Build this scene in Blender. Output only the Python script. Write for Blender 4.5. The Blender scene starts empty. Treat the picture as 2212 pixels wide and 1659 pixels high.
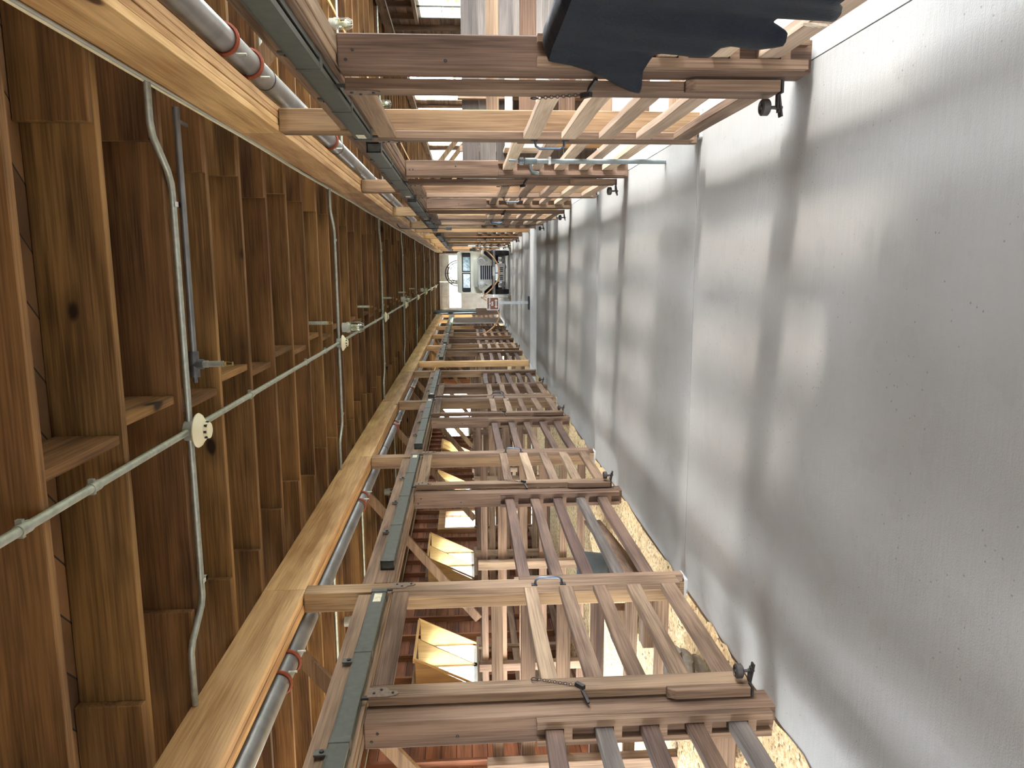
import bpy, bmesh, math, random
from mathutils import Vector, Matrix
random.seed(7)
SC = bpy.context.scene
COL = SC.collection

# ------------------------------------------------------------------ camera
F_PX, YAW, PITCH, ROLL, CAM_H = 1583.27, .1563, .0624, -.0147, 1.532
cy, sy = math.cos(YAW), math.sin(YAW)
cp, sp = math.cos(PITCH), math.sin(PITCH)
fwd = Vector((-sy*cp, cy*cp, -sp)); r0 = Vector((cy, sy, 0)); u0 = r0.cross(fwd)
cr, sr = math.cos(ROLL), math.sin(ROLL)
rv = r0*cr + u0*sr; uv = u0*cr - r0*sr
# the phone was turned on its side: picture right = world down, picture up = world right
cam = bpy.data.objects.new('camera', bpy.data.cameras.new('camera')); COL.objects.link(cam)
m = Matrix((tuple(-uv), tuple(rv), tuple(-fwd))).transposed()
cam.matrix_world = Matrix.Translation((0, 0, CAM_H)) @ m.to_4x4()
cam.data.sensor_fit = 'HORIZONTAL'; cam.data.sensor_width = 36
cam.data.lens = F_PX/2212*36; cam.data.clip_start = .05; cam.data.clip_end = 300
SC.camera = cam

# ------------------------------------------------------------------ view, sky, light
SC.view_settings.view_transform = 'Standard'; SC.view_settings.look = 'None'
SC.view_settings.gamma = 1; SC.view_settings.use_curve_mapping = False
SC.view_settings.exposure = 1.75
wd = bpy.data.worlds.new('sky'); SC.world = wd; wd.use_nodes = True
bgn = wd.node_tree.nodes['Background']
bgn.inputs[0].default_value = (.86, .93, 1, 1); bgn.inputs[1].default_value = 13.0
cy_ = SC.cycles
cy_.max_bounces = 6; cy_.diffuse_bounces = 5; cy_.glossy_bounces = 2; cy_.transmission_bounces = 4
cy_.transparent_max_bounces = 8; cy_.caustics_reflective = False; cy_.caustics_refractive = False
cy_.use_denoising = True; cy_.sample_clamp_indirect = 8
cy_.use_adaptive_sampling = True; cy_.adaptive_threshold = .02

XL, XR, HB, HT, YA, P = -2.184, .844, 2.662, 2.948, 4.797, 3.66
WXL, WXR, YN, YE = -5.84, 4.5, -2.5, 39.0     # outer walls
sun = bpy.data.objects.new('sun', bpy.data.lights.new('sun', 'SUN')); COL.objects.link(sun)
sun.data.energy = 1.5; sun.data.angle = math.radians(5); sun.data.color = (1, .96, .90)
_el, _az = math.radians(22.3), math.radians(9)
sun.rotation_euler = Vector((-math.cos(_el)*math.cos(_az), math.cos(_el)*math.sin(_az), -math.sin(_el))).to_track_quat('-Z', 'Y').to_euler()
def portal(loc, rot, sx, sy_):
    l = bpy.data.lights.new('daylight_opening', 'AREA'); l.shape = 'RECTANGLE'; l.size = sx; l.size_y = sy_
    l.cycles.is_portal = True
    o = bpy.data.objects.new('daylight_opening', l); COL.objects.link(o); o.location = loc; o.rotation_euler = rot

# ------------------------------------------------------------------ materials
MATS = {}
def newmat(name):
    m_ = bpy.data.materials.new(name); m_.use_nodes = True
    nt = m_.node_tree; b = nt.nodes['Principled BSDF']
    return m_, nt, b
def nd(nt, t, **k):
    n = nt.nodes.new(t)
    for a, v in k.items(): setattr(n, a, v)
    return n
def mth(nt, op, a, b=None, clamp=False):
    n = nt.nodes.new('ShaderNodeMath'); n.operation = op; n.use_clamp = clamp
    for i, v in enumerate((a, b)):
        if v is None: continue
        if isinstance(v, (int, float)): n.inputs[i].default_value = v
        else: nt.links.new(v, n.inputs[i])
    return n.outputs[0]
def ramp(nt, fac, stops):
    n = nt.nodes.new('ShaderNodeValToRGB'); nt.links.new(fac, n.inputs[0])
    el = n.color_ramp.elements
    while len(el) < len(stops): el.new(.5)
    for e, (p, c) in zip(el, stops): e.position = p; e.color = (c[0], c[1], c[2], 1)
    return n.outputs[0]
def mixc(nt, fac, a, b, mode='MIX'):
    n = nt.nodes.new('ShaderNodeMix'); n.data_type = 'RGBA'; n.blend_type = mode
    for s, v in ((n.inputs[0], fac), (n.inputs[6], a), (n.inputs[7], b)):
        if isinstance(v, (int, float)): s.default_value = v
        elif isinstance(v, tuple): s.default_value = (v[0], v[1], v[2], 1)
        else: nt.links.new(v, s)
    return n.outputs[2]

PAL = {  # light, dark, knot amount, roughness
 'joist':  ((.275, .143, .052), (.072, .033, .012), 1.0, .7),
 'deck':   ((.28, .14, .055), (.11, .05, .018), .5, .8),
 'beam':   ((.66, .42, .205), (.34, .175, .07), .7, .6),
 'post':   ((.33, .205, .108), (.125, .07, .036), .4, .7),
 'pale':   ((.62, .38, .18), (.34, .18, .08), .4, .65),
 'weather':((.26, .163, .103), (.085, .048, .029), .35, .75),
 'red':    ((.30, .125, .06), (.11, .042, .02), .3, .75),
 'rail':   ((.32, .215, .14), (.12, .07, .042), .35, .75),
 'ash':    ((.60, .45, .32), (.34, .235, .155), .35, .75),
 'brown':  ((.17, .10, .072), (.055, .032, .025), .3, .7),
 'grey':   ((.25, .205, .175), (.10, .08, .068), .3, .8),
 'slate':  ((.12, .098, .082), (.05, .04, .034), .3, .8),
 'dark':   ((.10, .06, .04), (.04, .025, .02), .2, .7),
 'tan':    ((.72, .45, .18), (.50, .28, .10), .3, .6),
}
def W(kind, ax='z', boards=0):
    key = (kind, ax, boards)
    if key in MATS: return MATS[key]
    li, da, kn, ro = PAL[kind]
    m_, nt, b = newmat('wood_%s_%s' % (kind, ax)); L = nt.links
    tc = nd(nt, 'ShaderNodeTexCoord'); oi = nd(nt, 'ShaderNodeObjectInfo')
    off = nd(nt, 'ShaderNodeVectorMath', operation='ADD'); cmb = nd(nt, 'ShaderNodeCombineXYZ')
    rnd = mth(nt, 'MULTIPLY', oi.outputs['Random'], 37.0)
    for i in range(3): L.new(rnd, cmb.inputs[i])
    L.new(tc.outputs['Object'], off.inputs[0]); L.new(cmb.outputs[0], off.inputs[1])
    def mapped(al, ac):
        mp = nd(nt, 'ShaderNodeMapping'); s = [ac]*3; s['xyz'.index(ax)] = al
        mp.inputs['Scale'].default_value = s; L.new(off.outputs[0], mp.inputs[0]); return mp.outputs[0]
    n1 = nd(nt, 'ShaderNodeTexNoise'); n1.inputs['Scale'].default_value = 1; n1.inputs['Detail'].default_value = 4
    n1.inputs['Distortion'].default_value = .7; L.new(mapped(.7, 9), n1.inputs[0])
    n2 = nd(nt, 'ShaderNodeTexNoise'); n2.inputs['Scale'].default_value = 1; n2.inputs['Detail'].default_value = 2
    L.new(mapped(3, 120), n2.inputs[0])
    n3 = nd(nt, 'ShaderNodeTexNoise'); n3.inputs['Scale'].default_value = 1; n3.inputs['Detail'].default_value = 3
    L.new(mapped(1.3, 3), n3.inputs[0])
    g = mth(nt, 'ADD', mth(nt, 'MULTIPLY', n1.outputs[0], .6), mth(nt, 'MULTIPLY', n2.outputs[0], .4))
    g = mth(nt, 'ADD', mth(nt, 'MULTIPLY', g, .7), mth(nt, 'MULTIPLY', n3.outputs[0], .3))
    mid = tuple((x+y)/2 for x, y in zip(li, da))
    c = ramp(nt, g, [(.40, da), (.5, mid), (.60, li)])
    # knots
    vo = nd(nt, 'ShaderNodeTexVoronoi'); vo.inputs['Scale'].default_value = 1
    wv = nd(nt, 'ShaderNodeVectorMath', operation='ADD'); sc_ = nd(nt, 'ShaderNodeVectorMath', operation='SCALE'); L.new(n3.outputs['Color'], sc_.inputs[0]); sc_.inputs['Scale'].default_value = .55
    L.new(mapped(1.9, 4.0), wv.inputs[0]); L.new(sc_.outputs[0], wv.inputs[1]); L.new(wv.outputs[0], vo.inputs[0])
    sel = mth(nt, 'GREATER_THAN', vo.outputs['Color'], 1-.5*kn)
    core = mth(nt, 'MULTIPLY', mth(nt, 'MULTIPLY', mth(nt, 'SUBTRACT', .135, vo.outputs['Distance']), 18, True), sel)
    halo = mth(nt, 'MULTIPLY', mth(nt, 'SUBTRACT', 1, mth(nt, 'DIVIDE', vo.outputs['Distance'], .27), True), mth(nt, 'MULTIPLY', sel, .75))
    c = mixc(nt, halo, c, tuple(x*.8 for x in da)); c = mixc(nt, core, c, tuple(x*.25 for x in da))
    if boards:
        sp_ = nd(nt, 'ShaderNodeSeparateXYZ'); L.new(tc.outputs['Object'], sp_.inputs[0])
        zz = mth(nt, 'DIVIDE', sp_.outputs[boards-1 if boards < 4 else 2], .19)
        fr = mth(nt, 'FRACT', zz)
        wn = nd(nt, 'ShaderNodeTexWhiteNoise'); wn.noise_dimensions = '1D'; L.new(mth(nt, 'FLOOR', zz), wn.inputs['W'])
        hv = nd(nt, 'ShaderNodeHueSaturation'); L.new(mth(nt, 'ADD', mth(nt, 'MULTIPLY', wn.outputs[0], .7), .65), hv.inputs['Value']); L.new(c, hv.inputs['Color'])
        c = mixc(nt, mth(nt, 'LESS_THAN', fr, .05), hv.outputs[0], tuple(x*.25 for x in da))
    hs = nd(nt, 'ShaderNodeHueSaturation')
    L.new(mth(nt, 'ADD', mth(nt, 'MULTIPLY', oi.outputs['Random'], .45), .78), hs.inputs['Value'])
    L.new(mth(nt, 'ADD', mth(nt, 'MULTIPLY', oi.outputs['Random'], .012), .494), hs.inputs['Hue'])
    L.new(c, hs.inputs['Color']); L.new(hs.outputs[0], b.inputs['Base Color'])
    b.inputs['Roughness'].default_value = ro; b.inputs['Specular IOR Level'].default_value = .3
    bp = nd(nt, 'ShaderNodeBump'); bp.inputs['Strength'].default_value = .25; bp.inputs['Distance'].default_value = .004
    L.new(g, bp.inputs['Height']); L.new(bp.outputs[0], b.inputs['Normal'])
    MATS[key] = m_; return m_
def plain(name, col, rough=.6, metal=0, noise=0, nscale=20, spec=.5):
    if name in MATS: return MATS[name]
    m_, nt, b = newmat(name)
    b.inputs['Roughness'].default_value = rough; b.inputs['Metallic'].default_value = metal
    b.inputs['Specular IOR Level'].default_value = spec
    tc = nd(nt, 'ShaderNodeTexCoord'); n = nd(nt, 'ShaderNodeTexNoise'); n.inputs['Scale'].default_value = nscale
    n.inputs['Detail'].default_value = 4; nt.links.new(tc.outputs['Object'], n.inputs[0])
    lo = tuple(x*(1-noise) for x in col); hi = tuple(min(1, x*(1+noise)) for x in col)
    nt.links.new(ramp(nt, n.outputs[0], [(.3, lo), (.7, hi)]), b.inputs['Base Color'])
    MATS[name] = m_; return m_
GALV = lambda: plain('galvanized_steel', (.42, .44, .38), .45, .6, .18, 30)
IRON = lambda: plain('dark_iron', (.045, .038, .035), .55, .5, .3, 40)
BRONZE = lambda: plain('painted_bracket', (.17, .115, .08), .6, .1, .25, 60)
TRACK = lambda: plain('grey_track_paint', (.085, .086, .068), .6, .05, .12, 25)
CREAM = lambda: plain('cream_plastic', (.80, .74, .52), .45, 0, .03, 5)
GREYPIPE = lambda: plain('grey_pipe', (.23, .23, .23), .38, .55, .25, 6)
WHITE = lambda: plain('white_paint', (.82, .84, .84), .5, 0, .05, 8)
BLACK = lambda: plain('black_rubber', (.02, .02, .022), .7, 0, .3, 30)

def floor_mat():
    m_, nt, b = newmat('concrete'); L = nt.links
    tc = nd(nt, 'ShaderNodeTexCoord')
    def nz(s, sc=(1, 1, 1), det=4):
        mp = nd(nt, 'ShaderNodeMapping'); mp.inputs['Scale'].default_value = sc; L.new(tc.outputs['Object'], mp.inputs[0])
        n = nd(nt, 'ShaderNodeTexNoise'); n.inputs['Scale'].default_value = s; n.inputs['Detail'].default_value = det
        L.new(mp.outputs[0], n.inputs[0]); return n.outputs[0]
    a = nz(.9, (1, .5, 1), 5); br = nz(45, (.15, 1, 1), 3); gr = nz(160, det=2)
    c = ramp(nt, a, [(.3, (.34, .33, .305)), (.5, (.42, .41, .38)), (.7, (.49, .475, .44))])
    c = mixc(nt, mth(nt, 'MULTIPLY', br, .22), c, (.30, .29, .28))
    vo = nd(nt, 'ShaderNodeTexVoronoi'); vo.inputs['Scale'].default_value = 26; L.new(tc.outputs['Object'], vo.inputs[0])
    pit = mth(nt, 'MULTIPLY', mth(nt, 'LESS_THAN', vo.outputs['Distance'], .10), mth(nt, 'GREATER_THAN', nz(1.6, det=5), .52))
    c = mixc(nt, mth(nt, 'MULTIPLY', mth(nt, 'GREATER_THAN', nz(5, det=6), .60), .10), c, (.25, .23, .20))
    c = mixc(nt, mth(nt, 'MULTIPLY', nz(2.6, det=5), .35), c, (.30, .275, .24))
    c = mixc(nt, mth(nt, 'MULTIPLY', pit, .6), c, (.17, .155, .14))
    L.new(c, b.inputs['Base Color']); b.inputs['Roughness'].default_value = .62; b.inputs['Specular IOR Level'].default_value = .35
    bp = nd(nt, 'ShaderNodeBump'); bp.inputs['Strength'].default_value = .5; bp.inputs['Distance'].default_value = .007
    h_ = mth(nt, 'ADD', mth(nt, 'ADD', mth(nt, 'MULTIPLY', br, .5), mth(nt, 'MULTIPLY', gr, .35)), mth(nt, 'MULTIPLY', pit, -.8))
    L.new(h_, bp.inputs['Height']); L.new(bp.outputs[0], b.inputs['Normal'])
    return m_
def shavings_mat():
    m_, nt, b = newmat('wood_shavings'); L = nt.links
    tc = nd(nt, 'ShaderNodeTexCoord')
    vo = nd(nt, 'ShaderNodeTexVoronoi'); vo.inputs['Scale'].default_value = 40; L.new(tc.outputs['Object'], vo.inputs[0])
    n = nd(nt, 'ShaderNodeTexNoise'); n.inputs['Scale'].default_value = 28; n.inputs['Detail'].default_value = 5; L.new(tc.outputs['Object'], n.inputs[0])
    c = ramp(nt, vo.outputs['Color'], [(.1, (.55, .36, .17)), (.5, (.74, .53, .27)), (.9, (.85, .68, .42))])
    c = mixc(nt, mth(nt, 'LESS_THAN', n.outputs[0], .38), c, (.20, .12, .06))
    L.new(c, b.inputs['Base Color']); b.inputs['Roughness'].default_value = .9
    bp = nd(nt, 'ShaderNodeBump'); bp.inputs['Strength'].default_value = .8; bp.inputs['Distance'].default_value = .02
    L.new(n.outputs[0], bp.inputs['Height']); L.new(bp.outputs[0], b.inputs['Normal'])
    return m_
def glass_mat(name='window_glass', tint=(.93, .98, .98), gl=.08):
    if name in MATS: return MATS[name]
    m_ = bpy.data.materials.new(name); m_.use_nodes = True; nt = m_.node_tree
    nt.nodes.clear(); o = nd(nt, 'ShaderNodeOutputMaterial'); t = nd(nt, 'ShaderNodeBsdfTransparent'); t.inputs[0].default_value = (*tint, 1)
    g = nd(nt, 'ShaderNodeBsdfGlossy'); g.inputs['Roughness'].default_value = .05
    mx = nd(nt, 'ShaderNodeMixShader'); mx.inputs[0].default_value = gl
    nt.links.new(t.outputs[0], mx.inputs[1]); nt.links.new(g.outputs[0], mx.inputs[2]); nt.links.new(mx.outputs[0], o.inputs[0])
    MATS[name] = m_; return m_

# ------------------------------------------------------------------ mesh helpers
class MB:
    def __init__(s): s.bm = bmesh.new()
    def box(s, x0, x1, y0, y1, z0, z1, mat=None):
        vs = [s.bm.verts.new((x, y, z)) for x in (x0, x1) for y in (y0, y1) for z in (z0, z1)]
        for f in ((0,1,3,2), (4,6,7,5), (0,4,5,1), (2,3,7,6), (0,2,6,4), (1,5,7,3)):
            s.bm.faces.new([vs[i] for i in f])
        if mat is not None:
            for v in vs: v.co = mat @ v.co
        return s
    def prism(s, pts, axis, a, b):   # pts: 2D outline in the two other axes, extruded along axis
        def mk(p, t):
            if axis == 'x': return (t, p[0], p[1])
            if axis == 'y': return (p[0], t, p[1])
            return (p[0], p[1], t)
        A = [s.bm.verts.new(mk(p, a)) for p in pts]; B = [s.bm.verts.new(mk(p, b)) for p in pts]
        s.bm.faces.new(A); s.bm.faces.new(B[::-1]); n = len(pts)
        for i in range(n): s.bm.faces.new((A[i], B[i], B[(i+1) % n], A[(i+1) % n]))
        return s
    def bar(s, p, q, w, t, up=(0, 0, 1)):
        p, q = Vector(p), Vector(q); d = (q-p); L = d.length; d.normalize(); up = Vector(up)
        sd = d.cross(up).normalized(); u = sd.cross(d).normalized()
        m_ = Matrix((sd, d, u)).transposed().to_4x4(); m_.translation = p
        return s.box(-w/2, w/2, 0, L, -t/2, t/2, m_)
    def tube(s, pts, r, n=10, caps=True, closed=False):
        pts = [Vector(p) for p in pts]; rings = []; N = len(pts)
        prev = None
        for i, p in enumerate(pts):
            if closed: d = (pts[(i+1) % N]-pts[i-1])
            else: d = (pts[min(i+1, N-1)]-pts[max(i-1, 0)])
            d.normalize()
            if prev is None:
                a = Vector((0, 0, 1)) if abs(d.z) < .9 else Vector((1, 0, 0)); u = d.cross(a).normalized()
            else: u = (prev - d*prev.dot(d)).normalized()
            prev = u; v = d.cross(u); rr = r[i] if isinstance(r, (list, tuple)) else r
            rings.append([s.bm.verts.new(p + (u*math.cos(2*math.pi*k/n) + v*math.sin(2*math.pi*k/n))*rr) for k in range(n)])
        M = N if closed else N-1
        for i in range(M):
            A, B = rings[i], rings[(i+1) % N]
            for k in range(n): s.bm.faces.new((A[k], A[(k+1) % n], B[(k+1) % n], B[k]))
        if caps and not closed: s.bm.faces.new(rings[0][::-1]); s.bm.faces.new(rings[-1])
        return s
    def lathe(s, prof, c, axis=(0, 0, 1), n=20):   # prof: (r, h)
        ax = Vector(axis).normalized(); a = Vector((1, 0, 0)) if abs(ax.x) < .9 else Vector((0, 1, 0))
        u = ax.cross(a).normalized(); v = ax.cross(u); c = Vector(c); rings = []
        for r, h_ in prof:
            rings.append([s.bm.verts.new(c + ax*h_ + (u*math.cos(2*math.pi*k/n)+v*math.sin(2*math.pi*k/n))*max(r, 1e-4)) for k in range(n)])
        for A, B in zip(rings, rings[1:]):
            for k in range(n): s.bm.faces.new((A[k], A[(k+1) % n], B[(k+1) % n], B[k]))
        s.bm.faces.new(rings[0][::-1]); s.bm.faces.new(rings[-1])
        return s
    def torus(s, c, R, r, axis='x', n=16, k=6):
        pts = []
        for i in range(n):
            a = 2*math.pi*i/n; x, y = R*math.cos(a), R*math.sin(a)
            pts.append(Vector(c) + Vector({'x': (0, x, y), 'y': (x, 0, y), 'z': (x, y, 0)}[axis]))
        return s.tube(pts, r, k, closed=True)
    def bevel(s, w=.004, seg=1):
        bmesh.ops.bevel(s.bm, geom=[e for e in s.bm.edges], offset=w, segments=seg, affect='EDGES', profile=.5)
        return s

def plank(mb, x0, x1, y0, y1, z0, z1, ax, wob=.006, seg=8):
    """a board long along ax with softly bowed, uneven edges"""
    lo = [x0, y0, z0]; hi = [x1, y1, z1]; i = 'xyz'.index(ax); o = [j for j in range(3) if j != i]
    rows = []; A = [(random.uniform(-wob, wob), random.uniform(1.5, 5), random.uniform(0, 6)) for _ in range(5)]
    for k in range(seg+1):
        q = k/seg; t = lo[i] + (hi[i]-lo[i])*q; w = math.sin(math.pi*q)**.5 if 0 < k < seg else 0
        e = [w*(a*math.sin(f*q+p)) for a, f, p in A]
        a0, a1, b0, b1 = lo[o[0]]+e[0]*.4, hi[o[0]]+e[1]*.4, lo[o[1]]+e[2]*.5+e[4], hi[o[1]]+e[3]*.5+e[4]
        ch = .0035; ring = []
        for a, b in ((a0+ch, b0), (a1-ch, b0), (a1, b0+ch), (a1, b1-ch), (a1-ch, b1), (a0+ch, b1), (a0, b1-ch), (a0, b0+ch)):
            co = [0, 0, 0]; co[i] = t; co[o[0]] = a; co[o[1]] = b; ring.append(mb.bm.verts.new(co))
        rows.append(ring)
    for P0, P1 in zip(rows, rows[1:]):
        for k in range(8): mb.bm.faces.new((P0[k], P0[(k+1) % 8], P1[(k+1) % 8], P1[k]))
    mb.bm.faces.new(rows[0][::-1]); mb.bm.faces.new(rows[-1])
    return mb

def obj(name, mb, mat, parent=None, smooth=False, **props):
    bmesh.ops.recalc_face_normals(mb.bm, faces=mb.bm.faces)
    me = bpy.data.meshes.new(name); mb.bm.to_mesh(me); mb.bm.free()
    if smooth:
        for p in me.polygons: p.use_smooth = True
        try: me.set_sharp_from_angle(angle=math.radians(40))
        except Exception: pass
    me.materials.append(mat)
    o = bpy.data.objects.new(name, me); COL.objects.link(o)
    if parent is not None:
        o.parent = parent; b = base_of(parent); o.location = tuple(-v for v in b) if parent.type == 'EMPTY' else (0, 0, 0)
    for k, v in props.items(): o[k] = v
    return o
def base_of(p): return p.location if p.type == 'EMPTY' else Vector((0, 0, 0))
def thing(name, label, cat, loc, group=None):
    o = bpy.data.objects.new(name, None); COL.objects.link(o); o.location = loc; o.empty_display_size = .1
    o['label'] = label; o['category'] = cat
    if group: o['group'] = group
    return o
def tag(o, label, cat, group=None):
    o['label'] = label; o['category'] = cat
    if group: o['group'] = group
    return o
def struct(name, mb, mat, parent=None):
    o = obj(name, mb, mat, parent)
    if parent is None: o['kind'] = 'structure'
    return o
ORD = ['nearest', 'second nearest', 'third nearest', 'fourth nearest', 'fifth nearest', 'sixth nearest', 'seventh nearest', 'eighth nearest',
       'ninth nearest', 'tenth nearest', 'eleventh nearest', 'twelfth nearest', 'thirteenth nearest', 'fourteenth nearest', 'fifteenth nearest']
NUM = ['first', 'second', 'third', 'fourth', 'fifth', 'sixth', 'seventh', 'eighth', 'ninth', 'tenth', 'eleventh', 'twelfth', 'thirteenth',
       'fourteenth', 'fifteenth', 'sixteenth', 'seventeenth', 'eighteenth', 'nineteenth']
def ordn(i):
    if i < 19: return NUM[i]
    t = ['twentieth', 'thirtieth', 'fortieth', 'fiftieth', 'sixtieth'][(i+1)//10-2]
    u = (i+1) % 10
    return t if u == 0 else ['twenty', 'thirty', 'forty', 'fifty', 'sixty'][(i+1)//10-2] + '-' + NUM[u-1]

# ------------------------------------------------------------------ setting: floor, ground, walls, ceiling
FL = MB(); FL.box(-2.24, XR+.05, YN-1, YE+.2, -.15, 0)
cuts = [1.21, 4.868, 8.53, 12.19, 15.72, 17.25, 21.1, 24.8, 28.4, 32, 35.7]
FLOOR = MB()
ys = [YN-1] + cuts + [YE+.2]
for a, b in zip(ys, ys[1:]): FLOOR.box(-2.24, XR+.05, a+.005, b-.005, -.15, 0)
FLOOR.box(-2.24, XR+.05, YN-1, YE+.2, -.3, -.10)
FL.bm.free()
fm = floor_mat()
floor = struct('floor', FLOOR, fm)
CR = MB(); CR.box(XR+.056, WXR, YN-1, YE+.2, -.2, .0)
o = struct('floor_stall_side', CR, plain('pale_concrete', (.42, .41, .38), .8, 0, .18, 3)); o.name = 'floor_right'
mb = MB(); mb.box(-2.24, XR+.05, 15.73, 17.24, -.01, .004)
mb.box(WXL, -2.245, 15.85, 17.4, -.15, .004); mb.box(XR+.056, WXR, 15.85, 17.3, -.15, .004)
obj('pale_concrete_strip', mb, plain('strip_concrete', (.66, .66, .64), .6, 0, .08, 5), floor)
mb = MB(); mb.box(-60, 60, -40, 90, -.5, -.31)
struct('ground', mb, plain('gravel_ground', (.20, .19, .165), .9, 0, .2, 3))

# stall bedding: one loose layer per side of the crossing
def bedding(y0, y1, name_label):
    mb = MB(); nx, ny = 36, int((y1-y0)*11)
    rows = []
    for j in range(ny+1):
        y = y0 + (y1-y0)*j/ny; r = []
        for i in range(nx+1):
            t = i/nx; x = -2.262 + (WXL+.03+2.262)*t
            z = .012+.04*t + random.uniform(-.012, .012)+.025*math.sin(y*3+x*2)*t
            if i == 0: x += random.uniform(-.0, .055)*(.5+.5*math.sin(y*5)); z = .004
            r.append(mb.bm.verts.new((x, y, max(z, .003))))
        rows.append(r)
    for A, B in zip(rows, rows[1:]):
        for i in range(nx): mb.bm.faces.new((A[i], A[i+1], B[i+1], B[i]))
    base = rows[0][0]
    o = obj('wood_shavings', mb, MATS['shavings'], None, True)
    tag(o, name_label, 'shavings'); o['kind'] = 'stuff'
MATS['shavings'] = shavings_mat()
mb = MB(); mb.box(WXL, -2.245, YN-1, YE+.2, -.2, -.005)
struct('floor_left', mb, plain('earth', (.30, .20, .11), .95, 0, .3, 8))
bedding(YN+.2, 15.83, 'tan wood shavings spread over the left stall floors before the crossing')
bedding(17.45, YE-.2, 'tan wood shavings spread over the left stall floors beyond the crossing')

# windows per side: (y0, y1, z0, z1, hopper)
WIN_L = [(2.29, 3.51, 1.43, 2.30, 1), (5.93, 7.15, 1.43, 2.30, 1), (9.58, 10.80, 1.43, 2.30, 1), (13.22, 14.60, 1.43, 2.30, 1),
         (18.2, 19.42, 1.43, 2.30, 1), (21.9, 23.1, 1.43, 2.3, 1), (25.3, 26.9, 1.45, 2.32, 0), (30, 31.2, 1.45, 2.32, 0), (34, 35.2, 1.45, 2.32, 0)]
WIN_R = [(2.29, 3.51, 1.43, 2.30, 0), (5.93, 7.15, 1.43, 2.30, 1), (9.58, 10.80, 1.43, 2.30, 1), (13.02, 14.24, 1.43, 2.30, 0),
         (19.0, 20.2, 1.43, 2.30, 1), (22.6, 23.8, 1.43, 2.3, 1), (26.3, 27.5, 1.45, 2.32, 0), (30, 31.2, 1.45, 2.32, 0), (34, 35.2, 1.45, 2.32, 0)]
DOOR_L = (15.85, 16.95, 0, 2.06); DOOR_R = (15.3, 16.75, 0, 2.06)
def wall_y(name, x0, x1, holes, inner, sgn, kind):
    mb = MB(); ys = sorted(set([YN, YE] + [h[0] for h in holes] + [h[1] for h in holes]))
    for a, b in zip(ys, ys[1:]):
        hs = [h for h in holes if h[0] <= a and h[1] >= b]
        if not hs: mb.box(x0, x1, a, b, -.3, 3.25)
        else:
            if hs[0][2] > 0: mb.box(x0, x1, a, b, -.3, hs[0][2])
            mb.box(x0, x1, a, b, hs[0][3], 3.25)
    w = struct(name, mb, W(kind, 'y', 3))
    s_d = .10
    mb = MB(); mb.box(min(inner, inner+sgn*s_d), max(inner, inner+sgn*s_d), YN, YE, 2.80, 2.945); obj('top_plate', mb, W(kind, 'y'), w)
    k = 0; y = YN+.3
    while y < YE-.1:
        n = round(y/.61); yc = n*.61
        mb = MB(); hs = [h for h in holes if h[0]-.045 < yc < h[1]+.045]
        if hs:
            h = hs[0]; nearedge = min(abs(yc-h[0]), abs(yc-h[1])) < .05
            if h[2] > 0: mb.box(min(inner, inner+sgn*.09), max(inner, inner+sgn*.09), yc-.022, yc+.022, .1, h[2]-.06)
            mb.box(min(inner, inner+sgn*.09), max(inner, inner+sgn*.09), yc-.022, yc+.022, h[3]+.05, 2.80)
        else: mb.box(min(inner, inner+sgn*.09), max(inner, inner+sgn*.09), yc-.022, yc+.022, .1, 2.80)
        obj('stud', mb, W(kind, 'z'), w); k += 1
        y = yc+.61
    return w
# openings added in mostly unseen outer walls to let in more daylight
OPEN_L = [(1.4, 4.2, 0, 2.3), (5.1, 7.7, 0, 2.3), (28.7, 31.9, 0, 2.6), (32.6, 35.4, 0, 2.6)]
OPEN_R = [(1.9, 4.5, 0, 2.78), (5.1, 8.2, 0, 2.78), (8.8, 12.5, 0, 2.78), (18.2, 20.8, .0, 2.78), (21.6, 24.4, 0, 2.78), (25.2, 28.2, 0, 2.78), (29, 32, 0, 2.78)]
WIN_L = [w for w in WIN_L if 8 < w[0] < 28]; WIN_R = [w for w in WIN_R if 12 < w[0] < 17 or w[0] > 33]
HL = [h[:4] for h in WIN_L] + [DOOR_L] + OPEN_L; HR = [h[:4] for h in WIN_R] + [DOOR_R] + OPEN_R
for s, xw, OP in ((1, WXL, OPEN_L), (-1, WXR, OPEN_R)):
    for D in OP: portal((xw - s*.10, (D[0]+D[1])/2, D[3]/2), (0, math.radians(-90*s), 0), D[3], D[1]-D[0])
wl = wall_y('wall_left', WXL-.06, WXL, HL, WXL, 1, 'red')
wr = wall_y('wall_right', WXR, WXR+.06, HR, WXR, -1, 'weather')

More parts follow.
